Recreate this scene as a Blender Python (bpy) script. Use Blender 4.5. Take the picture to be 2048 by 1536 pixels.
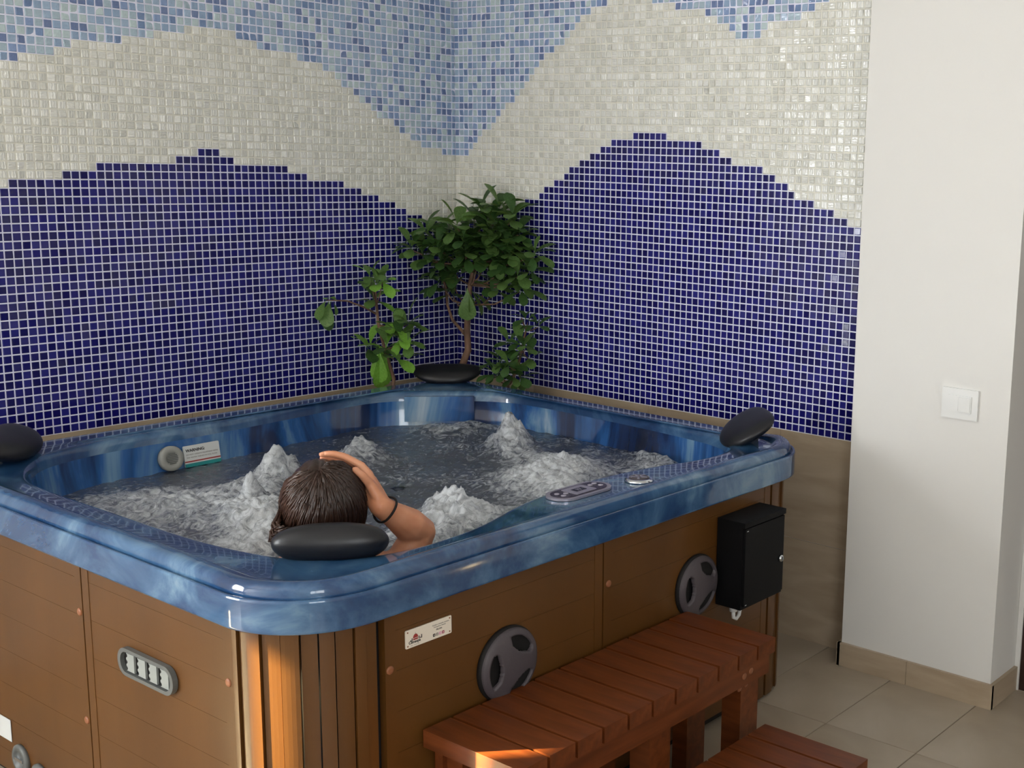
import bpy, bmesh, math, random
from mathutils import Vector, Matrix, noise
random.seed(11)
PI = math.pi
C = bpy.context.scene.collection
for o in list(bpy.data.objects): bpy.data.objects.remove(o)
scene = bpy.context.scene

# ------------------------------------------------------------------ camera, sky, lights, exposure
T = 0.0265                      # mosaic pitch (m)
K0 = 0.743                      # height where the mosaic starts
cam_d = bpy.data.cameras.new('camera'); cam = bpy.data.objects.new('camera', cam_d); C.objects.link(cam)
scene.camera = cam
CAM = Vector((-3.52745, -3.96542, 1.66470))
Rv = Vector((0.57376463, -0.81840713, 0.03168458)); Uv = Vector((0.12836988, 0.12807002, 0.98342221)); Bv = Vector((-0.8088976, -0.56018554, 0.17854087))
cam.matrix_world = Matrix(((Rv.x, Uv.x, Bv.x, CAM.x), (Rv.y, Uv.y, Bv.y, CAM.y), (Rv.z, Uv.z, Bv.z, CAM.z), (0, 0, 0, 1)))
FPX = 2468.95; CX = 1505.25; CY = 768.0
cam_d.sensor_width = 36; cam_d.lens = FPX / 2048 * 36
cam_d.shift_x = (1024 - CX) / 2048; cam_d.shift_y = (CY - 768) / 2048
cam_d.clip_start = 0.05

def proj(P):                    # only used to rank the tiles by how large they show
    d = Vector(P) - CAM; z = -d.dot(Bv)
    if z < .1: return None
    return CX + FPX * d.dot(Rv) / z, CY - FPX * d.dot(Uv) / z

w = bpy.data.worlds.new('sky'); scene.world = w; w.use_nodes = True
nt = w.node_tree; bg = nt.nodes['Background']
sky = nt.nodes.new('ShaderNodeTexSky'); sky.sky_type = 'NISHITA'; sky.sun_disc = False
sky.sun_elevation = math.radians(28); sky.sun_rotation = math.radians(200)
nt.links.new(sky.outputs[0], bg.inputs[0]); bg.inputs[1].default_value = 0.05

def area(name, loc, rot, sx, sy, power, col):
    l = bpy.data.lights.new(name, 'AREA'); l.shape = 'RECTANGLE'; l.size = sx; l.size_y = sy; l.energy = power; l.color = col
    o = bpy.data.objects.new(name, l); C.objects.link(o); o.location = loc; o.rotation_euler = rot; return o
# daylight through the window left of the mosaic and the window behind the camera
area('window_daylight', (-4.85, 0.12, 1.30), (-PI/2, 0, 0), 1.8, 1.5, 222, (0.92, 0.96, 1.0))
area('rear_window_daylight', (-4.7, -6.1, 1.8), (PI/2, 0, 0), 1.8, 1.7, 75, (0.92, 0.96, 1.0))
sun_d = bpy.data.lights.new('sun', 'SUN'); sun_d.energy = 95; sun_d.angle = math.radians(0.6); sun_d.color = (1.0, 0.79, 0.42)
sun = bpy.data.objects.new('sun', sun_d); C.objects.link(sun)
SUN_DIR = Vector((0.71, -0.70, -0.42)).normalized()     # direction the sunlight travels
sun.rotation_euler = SUN_DIR.to_track_quat('-Z', 'Y').to_euler()

vs = scene.view_settings; vs.view_transform = 'Standard'; vs.look = 'None'; vs.gamma = 1; vs.use_curve_mapping = False
vs.exposure = 0.0

# ------------------------------------------------------------------ material helpers
def srgb(r, g, b):
    f = lambda c: (c/255/12.92) if c/255 <= .04045 else ((c/255+.055)/1.055)**2.4
    return (f(r), f(g), f(b), 1)
def mat(name, col, rough=.5, metal=0, spec=.5, coat=0, coat_rough=.05, trans=0, ior=1.45):
    m = bpy.data.materials.new(name); m.use_nodes = True
    b = m.node_tree.nodes['Principled BSDF']
    b.inputs['Base Color'].default_value = col; b.inputs['Roughness'].default_value = rough; b.inputs['Metallic'].default_value = metal
    b.inputs['Specular IOR Level'].default_value = spec; b.inputs['Coat Weight'].default_value = coat; b.inputs['Coat Roughness'].default_value = coat_rough
    b.inputs['Transmission Weight'].default_value = trans; b.inputs['IOR'].default_value = ior
    return m
def N(m, t, **k):
    n = m.node_tree.nodes.new(t)
    for a, v in k.items():
        if a.startswith('i_'): n.inputs[a[2:].replace('_', ' ')].default_value = v
        else: setattr(n, a, v)
    return n
def L(m, a, b): m.node_tree.links.new(a, b)
def BS(m): return m.node_tree.nodes['Principled BSDF']
def coords(m, scale=(1, 1, 1), kind='Object', rot=(0, 0, 0)):
    tc = N(m, 'ShaderNodeTexCoord'); mp = N(m, 'ShaderNodeMapping'); mp.inputs['Scale'].default_value = scale; mp.inputs['Rotation'].default_value = rot
    L(m, tc.outputs[kind], mp.inputs[0]); return mp.outputs[0]
def ramp(m, fac, stops):
    r = N(m, 'ShaderNodeValToRGB'); e = r.color_ramp.elements
    while len(e) < len(stops): e.new(0.5)
    for i, (p, c) in enumerate(stops): e[i].position = p; e[i].color = c
    L(m, fac, r.inputs[0]); return r.outputs[0]
def noisy(m, scale, stops, cscale=(1, 1, 1), detail=4, dist=0, rough=.5, kind='Object'):
    v = coords(m, cscale, kind); n = N(m, 'ShaderNodeTexNoise'); n.inputs['Scale'].default_value = scale; n.inputs['Detail'].default_value = detail
    n.inputs['Distortion'].default_value = dist; n.inputs['Roughness'].default_value = rough
    L(m, v, n.inputs['Vector']); L(m, ramp(m, n.outputs[0], stops), BS(m).inputs['Base Color']); return n
def bump(m, scale, strength, dist=.001, cscale=(1, 1, 1), detail=3, kind='Object'):
    v = coords(m, cscale, kind); n = N(m, 'ShaderNodeTexNoise'); n.inputs['Scale'].default_value = scale; n.inputs['Detail'].default_value = detail
    L(m, v, n.inputs['Vector']); b = N(m, 'ShaderNodeBump'); b.inputs['Strength'].default_value = strength; b.inputs['Distance'].default_value = dist
    L(m, n.outputs[0], b.inputs['Height']); L(m, b.outputs[0], BS(m).inputs['Normal']); return b

M = {}
# glass mosaic
for i, c in enumerate([(22, 20, 98), (30, 28, 108), (17, 15, 84), (36, 36, 116)]):
    M['navy%d' % i] = m = mat('navy_glass_tile', srgb(*c), .12, spec=.5); bump(m, 90, .25, .0006, kind='Object')
for i, c in enumerate([(112, 136, 176), (142, 166, 196), (166, 186, 200), (186, 204, 208), (130, 152, 192), (156, 178, 204), (104, 122, 164)]):
    M['sky%d' % i] = m = mat('pale_blue_glass_tile', srgb(*c), .08, spec=.8); bump(m, 70, .9, .003, kind='Object')
def ridged(name, col, vertical, dist):
    m = mat(name, col, .085, spec=1.0)
    uv = N(m, 'ShaderNodeUVMap'); sp = N(m, 'ShaderNodeSeparateXYZ'); L(m, uv.outputs[0], sp.inputs[0])
    nz = N(m, 'ShaderNodeTexNoise'); nz.inputs['Scale'].default_value = 2.1; L(m, uv.outputs[0], nz.inputs['Vector'])
    oi = N(m, 'ShaderNodeObjectInfo')
    a = N(m, 'ShaderNodeMath', operation='MULTIPLY'); a.inputs[1].default_value = 17.0; L(m, sp.outputs[0 if vertical else 1], a.inputs[0])
    b = N(m, 'ShaderNodeMath', operation='MULTIPLY_ADD'); b.inputs[1].default_value = 9.0; L(m, nz.outputs[0], b.inputs[0]); L(m, a.outputs[0], b.inputs[2])
    c = N(m, 'ShaderNodeMath', operation='MULTIPLY_ADD'); c.inputs[1].default_value = 6.28; L(m, oi.outputs['Random'], c.inputs[0]); L(m, b.outputs[0], c.inputs[2])
    s = N(m, 'ShaderNodeMath', operation='SINE'); L(m, c.outputs[0], s.inputs[0])
    bp = N(m, 'ShaderNodeBump'); bp.inputs['Strength'].default_value = 1; bp.inputs['Distance'].default_value = dist
    L(m, s.outputs[0], bp.inputs['Height']); L(m, bp.outputs[0], BS(m).inputs['Normal'])
    return m
for i, c in enumerate([(222, 222, 215), (230, 230, 224), (213, 213, 205)]):
    M['pearlV%d' % i] = ridged('pearl_glass_tile', srgb(*c), True, .00032)
    M['pearlH%d' % i] = ridged('pearl_glass_tile', srgb(*c), False, .00032)
M['grout'] = mat('white_grout', srgb(232, 233, 250), .8)
M['grout_beige'] = mat('beige_grout', srgb(226, 224, 212), .8)
M['plaster'] = mat('white_plaster', srgb(226, 224, 220), .75); bump(M['plaster'], 260, .12, .0006)
M['plaster_ceiling'] = mat('ceiling_paint', srgb(238, 236, 230), .85)
M['stone'] = m = mat('beige_stone', srgb(186, 170, 148), .35)
noisy(m, 3.5, [(.3, srgb(166, 147, 124)), (.55, srgb(178, 160, 137)), (.75, srgb(188, 171, 149))], (1, 1, 5), 6, .6); bump(m, 20, .08, .001, (1, 1, 6))
M['floor'] = m = mat('porcelain_floor', srgb(170, 156, 138), .32)
noisy(m, 3, [(.3, srgb(158, 144, 126)), (.55, srgb(170, 157, 139)), (.75, srgb(180, 168, 151))], (1, 1, 1), 7, .8)
M['joint'] = mat('floor_joint', srgb(128, 116, 100), .9)
# spa shell acrylic
def acrylic(name, stops, cscale, scale, dist, bstr):
    m = mat(name, (1, 1, 1, 1), .10, spec=.5, coat=.6, coat_rough=.03)
    noisy(m, scale, stops, cscale, 6, dist, .6)
    if bstr: bump(m, 9, bstr, .004, detail=1)
    return m
M['rim'] = acrylic('blue_marbled_acrylic', [(.30, srgb(20, 42, 78)), (.45, srgb(35, 68, 108)), (.56, srgb(60, 96, 132)), (.70, srgb(106, 136, 160))], (1, 1, 1), 3.0, 1.4, .10)
M['basin'] = acrylic('streaked_acrylic', [(.30, srgb(10, 16, 38)), (.45, srgb(20, 42, 84)), (.55, srgb(40, 90, 150)), (.63, srgb(104, 140, 172)), (.74, srgb(180, 192, 200))], (1, 1, .16), 3.2, 1.2, .08)
M['skirt'] = m = mat('brown_wpc', srgb(120, 72, 36), .33)
noisy(m, 6, [(.3, srgb(82, 51, 19)), (.7, srgb(94, 60, 25))], (1, 1, .3), 4, .3); bump(m, 300, .15, .0004)
M['skirt_line'] = mat('brown_wpc_edge', srgb(140, 92, 56), .35)
M['cap'] = mat('brown_screw_cap', srgb(138, 86, 56), .45)
M['wood'] = m = mat('stained_timber', srgb(128, 62, 30), .38)
noisy(m, 5, [(.28, srgb(80, 38, 14)), (.5, srgb(100, 49, 19)), (.72, srgb(114, 60, 27))], (9, .8, 9), 6, .5); bump(m, 6, .15, .0008, (30, 1.5, 30))
M['woodx'] = m = mat('stained_timber_rail', srgb(128, 62, 30), .38)
noisy(m, 5, [(.28, srgb(80, 38, 14)), (.5, srgb(100, 49, 19)), (.72, srgb(114, 60, 27))], (.8, 9, 9), 6, .5)
M['black_foam'] = m = mat('black_headrest_rubber', srgb(26, 26, 30), .36); bump(m, 120, .2, .0006)
M['black_metal'] = mat('black_powder_coat', srgb(9, 9, 11), .6, spec=.25)
M['chrome'] = mat('chrome', srgb(210, 214, 220), .15, metal=1)
M['grey_plastic'] = m = mat('grey_plastic', srgb(76, 69, 73), .5); bump(m, 420, .35, .0008)
M['dark_hole'] = mat('dark_recess', srgb(14, 12, 12), .7)
M['vent_frame'] = mat('grey_vent_plastic', srgb(92, 94, 92), .4)
M['vent_slat'] = mat('light_grey_vent_plastic', srgb(140, 144, 140), .45)
M['white_plastic'] = mat('white_plastic', srgb(232, 232, 230), .25)
M['cream_label'] = mat('cream_label', srgb(226, 216, 200), .4)
M['white_label'] = mat('white_label', srgb(206, 208, 206), .4)
M['yellow_label'] = mat('yellow_label', srgb(196, 176, 40), .45)
M['ink'] = mat('black_ink', srgb(38, 34, 34), .5)
M['ink_grey'] = mat('grey_ink', srgb(140, 134, 128), .5)
M['ink_red'] = mat('red_ink', srgb(150, 52, 50), .5)
M['ink_crimson'] = mat('crimson_ink', srgb(160, 50, 88), .5)
M['ink_pink'] = mat('pink_ink', srgb(214, 150, 180), .5)
M['ink_teal'] = mat('teal_ink', srgb(34, 134, 134), .5)
M['screen'] = mat('panel_overlay', srgb(58, 52, 66), .2)
M['lcd'] = mat('lcd_glass', srgb(20, 22, 30), .1)
M['silver_plastic'] = mat('silver_plastic', srgb(168, 164, 178), .22, metal=.4)
M['lamp_white'] = mat('frosted_plastic', srgb(150, 150, 144), .4)
M['skin'] = m = mat('skin', srgb(196, 132, 100), .42)
BS(m).inputs['Subsurface Weight'].default_value = .12; BS(m).inputs['Subsurface Radius'].default_value = (.02, .008, .005); BS(m).inputs['Subsurface Scale'].default_value = .5
noisy(m, 14, [(.3, srgb(204, 136, 100)), (.7, srgb(220, 160, 126))], detail=3)
M['hair'] = m = mat('wet_dark_brown_hair', srgb(44, 28, 20), .30)
n_ = noisy(m, 3, [(.3, srgb(26, 16, 12)), (.55, srgb(48, 30, 22)), (.75, srgb(88, 62, 50))], (1, 1, 1), 4, 0)
M['hairtie'] = mat('black_elastic', srgb(20, 14, 14), .7)
M['swim'] = mat('dark_swimwear', srgb(30, 32, 44), .6)
M['bark'] = m = mat('grey_brown_bark', srgb(112, 88, 72), .8)
noisy(m, 30, [(.3, srgb(84, 62, 50)), (.7, srgb(140, 108, 88))], (1, 1, .3), 4)
M['pot'] = mat('terracotta', srgb(120, 70, 46), .8); M['soil'] = mat('soil', srgb(50, 38, 28), .95)
def leafmat(name, c1, c2):
    m = mat(name, c1, .38, spec=.4); noisy(m, 18, [(.3, c1), (.7, c2)], detail=2); BS(m).inputs['Subsurface Weight'].default_value = 0
    out = m.node_tree.nodes['Material Output']; tr = N(m, 'ShaderNodeBsdfTranslucent'); tr.inputs[0].default_value = (c2[0]*1.6, c2[1]*1.6, c2[2]*.8, 1)
    mx = N(m, 'ShaderNodeMixShader'); mx.inputs[0].default_value = .22
    L(m, BS(m).outputs[0], mx.inputs[1]); L(m, tr.outputs[0], mx.inputs[2]); L(m, mx.outputs[0], out.inputs[0]); return m
M['leaf0'] = leafmat('dark_green_leaf', srgb(52, 82, 44), srgb(74, 108, 56))
M['leaf1'] = leafmat('mid_green_leaf', srgb(78, 110, 58), srgb(110, 142, 78))
M['leaf2'] = leafmat('bright_green_leaf', srgb(110, 160, 56), srgb(140, 190, 84))
M['blocker'] = mat('white_blocker', srgb(236, 236, 232), .8)  # only on the screen added to narrow the sunbeam
M['door'] = mat('dark_brown_door', srgb(52, 34, 28), .4)
M['alu'] = mat('white_window_frame', srgb(230, 230, 228), .4)
# clear window glass
M['glass'] = m = mat('window_glass', (1, 1, 1, 1), 0)
tr = N(m, 'ShaderNodeBsdfTransparent'); gl = N(m, 'ShaderNodeBsdfGlossy'); gl.inputs['Roughness'].default_value = 0
mx = N(m, 'ShaderNodeMixShader'); mx.inputs[0].default_value = .05
L(m, tr.outputs[0], mx.inputs[1]); L(m, gl.outputs[0], mx.inputs[2]); L(m, mx.outputs[0], m.node_tree.nodes['Material Output'].inputs[0])

# ------------------------------------------------------------------ mesh helpers
def link_mesh(name, me, parent=None, mats=()):
    for x in mats: me.materials.append(M[x] if isinstance(x, str) else x)
    o = bpy.data.objects.new(name, me); C.objects.link(o)
    if parent: o.parent = parent
    return o
def obj(name, bm, mats, parent=None, smooth=False, bev=0, seg=2):
    if isinstance(mats, str): mats = (mats,)
    if bev:
        es = [e for e in bm.edges if len(e.link_faces) == 2 and e.calc_face_angle(0) > .6]
        bmesh.ops.bevel(bm, geom=es, offset=bev, segments=seg, affect='EDGES', profile=.5, clamp_overlap=True)
    bmesh.ops.recalc_face_normals(bm, faces=bm.faces)
    if smooth:
        for f in bm.faces: f.smooth = True
    me = bpy.data.meshes.new(name); bm.to_mesh(me); bm.free()
    o = link_mesh(name, me, parent, mats)
    if smooth and bev: 
        try: me.set_sharp_from_angle(angle=math.radians(50))
        except Exception: pass
    return o
def from_data(name, v, f, mats, parent=None, smooth=False):
    if isinstance(mats, str): mats = (mats,)
    me = bpy.data.meshes.new(name); me.from_pydata([tuple(a) for a in v], [], f); me.update()
    if smooth: me.polygons.foreach_set('use_smooth', [True]*len(me.polygons))
    return link_mesh(name, me, parent, mats)
def box(bm, x0, x1, y0, y1, z0, z1, mi=0, mtx=None):
    P = [(x0, y0, z0), (x1, y0, z0), (x1, y1, z0), (x0, y1, z0), (x0, y0, z1), (x1, y0, z1), (x1, y1, z1), (x0, y1, z1)]
    if mtx: P = [mtx @ Vector(p) for p in P]
    v = [bm.verts.new(p) for p in P]
    for f in ((0, 3, 2, 1), (4, 5, 6, 7), (0, 1, 5, 4), (1, 2, 6, 5), (2, 3, 7, 6), (3, 0, 4, 7)):
        fc = bm.faces.new([v[i] for i in f]); fc.material_index = mi
def B(*a, **k):
    bm = bmesh.new(); box(bm, *a, **k); return bm
def cyl(bm, p0, p1, r0, r1=None, seg=20, caps=True, mi=0):
    r1 = r0 if r1 is None else r1; p0 = Vector(p0); p1 = Vector(p1); d = (p1-p0).normalized()
    a = d.orthogonal().normalized(); b = d.cross(a); R = []
    for p, r in ((p0, r0), (p1, r1)): R.append([bm.verts.new(p + r*(math.cos(2*PI*i/seg)*a + math.sin(2*PI*i/seg)*b)) for i in range(seg)])
    for i in range(seg):
        f = bm.faces.new((R[0][i], R[0][(i+1) % seg], R[1][(i+1) % seg], R[1][i])); f.material_index = mi; f.smooth = True
    if caps:
        for q in (R[0][::-1], R[1]): bm.faces.new(q).material_index = mi
def tube(bm, pts, rad, seg=10, mi=0):
    pts = [Vector(p) for p in pts]; n = len(pts); rad = rad if isinstance(rad, (list, tuple)) else [rad]*n; rings = []; a = None
    for i, p in enumerate(pts):
        d = (pts[min(i+1, n-1)] - pts[max(i-1, 0)]).normalized()
        a = d.orthogonal().normalized() if a is None else (a - d*a.dot(d)).normalized()
        b = d.cross(a); rings.append([bm.verts.new(p + rad[i]*(math.cos(2*PI*k/seg)*a + math.sin(2*PI*k/seg)*b)) for k in range(seg)])
    for i in range(n-1):
        for k in range(seg):
            f = bm.faces.new((rings[i][k], rings[i][(k+1) % seg], rings[i+1][(k+1) % seg], rings[i+1][k])); f.smooth = True; f.material_index = mi
    bm.faces.new(rings[0][::-1]); bm.faces.new(rings[-1])
def lathe(bm, prof, mtx, seg=32, mi=0):
    rings = [[bm.verts.new(mtx @ Vector((r*math.cos(2*PI*k/seg), r*math.sin(2*PI*k/seg), z))) for k in range(seg)] for r, z in prof]
    for i in range(len(rings)-1):
        for k in range(seg):
            f = bm.faces.new((rings[i][k], rings[i][(k+1) % seg], rings[i+1][(k+1) % seg], rings[i+1][k])); f.smooth = True; f.material_index = mi
    bm.faces.new(rings[0][::-1]).material_index = mi; bm.faces.new(rings[-1]).material_index = mi
def thing(name, label, cat, loc=(0, 0, 0), group=None):
    o = bpy.data.objects.new(name, None); C.objects.link(o); o.location = loc; o.empty_display_size = .05
    o['label'] = label; o['category'] = cat
    if group: o['group'] = group
    return o
def tag(o, label, cat, group=None):
    o['label'] = label; o['category'] = cat
    if group: o['group'] = group
    return o
def struct(o, label=None):
    o['kind'] = 'structure'
    if label: o['label'] = label
    return o
def text(name, s, size, mtx, m, parent, align='LEFT', ext=.0002, bold=0):
    cu = bpy.data.curves.new(name, 'FONT'); cu.body = s; cu.size = size; cu.align_x = align; cu.extrude = ext; cu.offset = bold
    t = bpy.data.objects.new(name, cu); C.objects.link(t)
    dg = bpy.context.evaluated_depsgraph_get(); me = bpy.data.meshes.new_from_object(t.evaluated_get(dg))
    bpy.data.objects.remove(t); me.transform(mtx); me.materials.clear(); return link_mesh(name, me, parent, (m,))
def frame(o, x, y):             # matrix with local x, y axes and origin
    x = Vector(x).normalized(); y = Vector(y).normalized(); z = x.cross(y)
    return Matrix(((x.x, y.x, z.x, o[0]), (x.y, y.y, z.y, o[1]), (x.z, y.z, z.z, o[2]), (0, 0, 0, 1)))

# ------------------------------------------------------------------ the room
H = 3.0; XW = -6.0; YS = -6.0; XR = 0.12
# floor: dark joint bed + porcelain tiles 0.30 x 0.60
fl = struct(obj('floor', B(XW, 1.4, YS, 0.0, -.06, -.003), 'joint'), 'beige porcelain tiled floor')
ft = bpy.data.meshes.new('floor_tile')
bm = bmesh.new(); box(bm, -.2985, .2985, -.1525+.0015, .1525-.0015, -.01, 0); bmesh.ops.bevel(bm, geom=[e for e in bm.edges if all(v.co.z > -.001 for v in e.verts)], offset=.001, segments=1, affect='EDGES'); bm.to_mesh(ft); bm.free(); ft.materials.append(M['floor'])
far_bm = bmesh.new()
for r in range(20):
    yc = -2.19 + .1525 + .305*(r-13) if False else -2.19 + .1525 - .305*(r-7)
    if yc > -.1 or yc < YS+.1: continue
    for c in range(-11, 3):
        xc = -.52 + .3 + .6*c + (0 if r % 2 == 0 else .0)
        if xc < XW+.3 or xc > 1.2: continue
        if -2.6 < xc and -3.6 < yc:
            o = bpy.data.objects.new('floor_tile', ft); C.objects.link(o); o.parent = fl; o.location = (xc, yc, random.uniform(-.0003, .0003))
        else: box(far_bm, xc-.2985, xc+.2985, yc-.151, yc+.151, -.01, 0)
o = obj('floor_tiles', far_bm, 'floor', fl); o['kind'] = 'stuff'
struct(obj('ceiling', B(XW-.2, 1.4, YS-.2, .2, H, H+.15), 'plaster_ceiling'), 'white plaster ceiling')

# mosaic pattern (rows from the mosaic's bottom edge, columns from the corner)
A_OFF = .75
dA = {24: 3.75, 25: 6.75, 26: 9.75, 27: 11.75, 28: 14.75, 29: 17.75, 30: (20.75, 65.75), 31: (26.75, 59.75), 32: (29.75, 55.75), 33: (37.75, 45.75), 34: (39.75, 42.75)}
dB = {24: (2, 99), 25: (5, 99), 26: (9, 99), 27: (13, 99), 28: (15, 71), 29: (18, 69), 30: (19, 66), 31: (21, 63), 32: (23, 62), 33: (24, 60), 34: (26, 58), 35: (28, 53), 36: (30, 51), 37: (32, 48), 38: (36, 42)}
bA = [(0, 34.2), (4.6, 34.7), (7.9, 35.7), (11.5, 38.2), (14.6, 39.5), (18, 41.7), (19.3, 42.7), (22.2, 44.6), (24.1, 46.1), (27.3, 46.3), (28.8, 47.1), (33.6, 47.4), (34.7, 48.2), (38.8, 48.8), (38.9, 49.3), (42.6, 49.2), (42.8, 48.6), (45.9, 48.2), (46.3, 47.8), (51.6, 46.9), (51.8, 46.3), (57.4, 45.8), (57.6, 45.4), (59.6, 45.2), (59.7, 44.4), (62.6, 44.2), (62.7, 43.7), (66, 43.1), (75, 40.5), (90, 38)]
bB = [(0, 34.0), (2.7, 34.2), (4.4, 35.7), (6, 37.2), (8.2, 39.1), (9.8, 40.2), (12, 42), (14.6, 44.2), (16.1, 46), (17.6, 47.4), (19.1, 48.4), (22.1, 49.9), (23.5, 51.1), (25, 52.7), (26.4, 54), (29.7, 54.9), (32.4, 56), (36, 56.6), (38.6, 55.5), (39.5, 54.8), (44.6, 54.3), (48, 53.5), (50.5, 52.2), (52.1, 51.2), (53.3, 50.5), (56.5, 50.3), (58.3, 51.9), (62.8, 52.3), (64.3, 52.9), (65.7, 53.7), (67, 55), (70, 58), (74, 62)]
def interp(t, x):
    for (a, p), (b, q) in zip(t, t[1:]):
        if a <= x <= b: return p + (q-p)*(x-a)/(b-a+1e-9)
    return t[-1][1]
def zone(wall, c, k):           # c = column centre in tiles from corner, k = row index
    top = k + 1
    d = dA if wall == 'A' else dB
    if top <= 23: return 'navy'
    if top in d:
        s = d[top]; s = s if isinstance(s, tuple) else (s, 999)
        if s[0] <= c <= s[1]: return 'navy'
    if k + .5 > interp(bA if wall == 'A' else bB, c): return 'sky'
    return 'pearl'
rng = random.Random(5)
def tile_mat(z, wall):
    if z == 'navy': return 'navy%d' % rng.choice([0, 0, 1, 2, 2, 3])
    if z == 'sky': return 'sky%d' % rng.choice([0, 1, 1, 2, 2, 3, 3, 4, 5, 5, 6])
    return 'pearl%s%d' % (rng.choice('VVH'), rng.randint(0, 2))
TW = .0222/2; TH = .0026; BV = .0016
def tile_geo(hx, hy):
    v = [(-hx, -hy, 0), (hx, -hy, 0), (hx, hy, 0), (-hx, hy, 0)]
    v += [(x, y, TH-BV*.8) for x, y, _ in v]
    v += [(x-math.copysign(BV, x), y-math.copysign(BV, y), TH) for x, y, _ in v[:4]]
    f = [(8, 9, 10, 11)]
    for a in (0, 4):
        for i in range(4): f.append((a+i, a+(i+1) % 4, a+4+(i+1) % 4, a+4+i))
    return v, f
KEYS = [k for k in M if k.startswith(('navy', 'sky', 'pearl'))]
unit = {}
def unit_mesh(key):
    if key not in unit:
        v, f = tile_geo(TW, TW); me = bpy.data.meshes.new('tile'); me.from_pydata(v, [], f)
        uvl = me.uv_layers.new(name='UVMap')
        for lp in me.loops:
            co = me.vertices[lp.vertex_index].co; uvl.data[lp.index].uv = (co.x/(2*TW)+.5, co.y/(2*TW)+.5)
        me.materials.append(M[key]); unit[key] = me
    return unit[key]
def mosaic(wall, parent, ncol, nrow, off, maxlen):
    cells = []
    cs = []
    if off: cs.append((0, off))
    x = off
    while x < ncol: cs.append((x, min(1, maxlen-x))); x += 1
    for a, wd in cs:
        if wd < .2: continue
        for k in range(nrow):
            c = a + wd/2; P = (-c*T, 0, K0+(k+.5)*T) if wall == 'A' else (0, -c*T, K0+(k+.5)*T)
            z = zone(wall, c, k); key = tile_mat(z, wall); q = proj(P); s = 0
            if q and 4 < q[0] < 2044 and 4 < q[1] < 1532 and wd == 1:
                P2 = (P[0]-T, P[1], P[2]+T) if wall == 'A' else (P[0], P[1]-T, P[2]+T); q2 = proj(P2); s = abs(q2[0]-q[0])*abs(q2[1]-q[1])
            tl = .09 if z == 'sky' else (.022 if z == 'navy' else .085)
            cells.append((s, P, wd, key, rng.gauss(0, tl), rng.gauss(0, tl), z))
    cells.sort(key=lambda e: -e[0])
    base = Matrix.Rotation(PI/2, 4, 'X') if wall == 'A' else (Matrix.Rotation(-PI/2, 4, 'Z') @ Matrix.Rotation(PI/2, 4, 'X'))
    V = []; F = []; MI = []; UV = []
    for n, (s, P, wd, key, rx, ry, z) in enumerate(cells):
        mtx = Matrix.Translation(P) @ base @ Matrix.Rotation(rx, 4, 'X') @ Matrix.Rotation(ry, 4, 'Y')
        if n < 300 and s > 0:
            o = bpy.data.objects.new('tile', unit_mesh(key)); C.objects.link(o); o.parent = parent; o.matrix_world = mtx
        else:
            v, f = tile_geo(max(.002, wd*T/2-.0022), TW); b0 = len(V)
            V += [tuple(mtx @ Vector(p)) for p in v]; F += [tuple(b0+i for i in q) for q in f]; MI += [KEYS.index(key)]*9
            u0, v0 = rng.random()*7, rng.random()*7
            for q in f: UV += [c for i in q for c in (v[i][0]/(2*TW)+.5+u0, v[i][1]/(2*TW)+.5+v0)]
    me = bpy.data.meshes.new('mosaic_tiles'); me.from_pydata(V, [], F); uvl = me.uv_layers.new(name='UVMap'); uvl.data.foreach_set('uv', UV)
    o = link_mesh('mosaic_tiles', me, parent, KEYS); me.polygons.foreach_set('material_index', MI); o['kind'] = 'stuff'
    # grout bed in two colours
    V = []; F = []; MI = []
    for s, P, wd, key, rx, ry, z in cells:
        b0 = len(V); h = wd*T/2; g = T/2; e = -.0002
        if wall == 'A': V += [(P[0]-h, e, P[2]-g), (P[0]+h, e, P[2]-g), (P[0]+h, e, P[2]+g), (P[0]-h, e, P[2]+g)]
        else: V += [(e, P[1]+h, P[2]-g), (e, P[1]-h, P[2]-g), (e, P[1]-h, P[2]+g), (e, P[1]+h, P[2]+g)]
        F.append((b0, b0+1, b0+2, b0+3)); MI.append(1 if z == 'pearl' else 0)
    gr = from_data('grout', V, F, ('grout', 'grout_beige'), parent); gr.data.polygons.foreach_set('material_index', MI)

NROW = 62
WX0, WX1, WZ0, WZ1 = -5.75, -3.965, .15, 2.62       # window left of the mosaic, out of the frame
bm = bmesh.new(); box(bm, WX1, .15, 0, .15, -.05, H); box(bm, XW, WX0, 0, .15, -.05, H); box(bm, WX0, WX1, 0, .15, -.05, WZ0); box(bm, WX0, WX1, 0, .15, WZ1, H)
wl = struct(obj('wall_left', bm, 'plaster'), 'left wall with blue and pearl glass mosaic hills')
mosaic('A', wl, 84, NROW, A_OFF, 999)
wr = struct(obj('wall_right', B(0.0, .15, -2.05, 0.0, -.05, H), 'plaster'), 'right wall with blue and pearl glass mosaic hills')
mosaic('B', wr, 77, NROW, 0, 76.6)
# stone wainscot slabs below the mosaic
def slabs(parent, wall, xs, z0, z1):
    for a, b in zip(xs, xs[1:]):
        bm = B(-b+.001, -a-.001, -.0035, .004, z0, z1) if wall == 'A' else B(-.0035, .004, -b+.001, -a-.001, z0, z1)
        obj('stone_slab', bm, 'stone', parent, bev=.0008, seg=1)
for z0, z1 in ((0, .36), (.362, K0-.001)):
    slabs(wl, 'A', [0, .6, 1.2, 1.8, 2.4], z0, z1); slabs(wr, 'B', [0, .45, 1.05, 1.65, 2.04], z0, z1)
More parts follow.
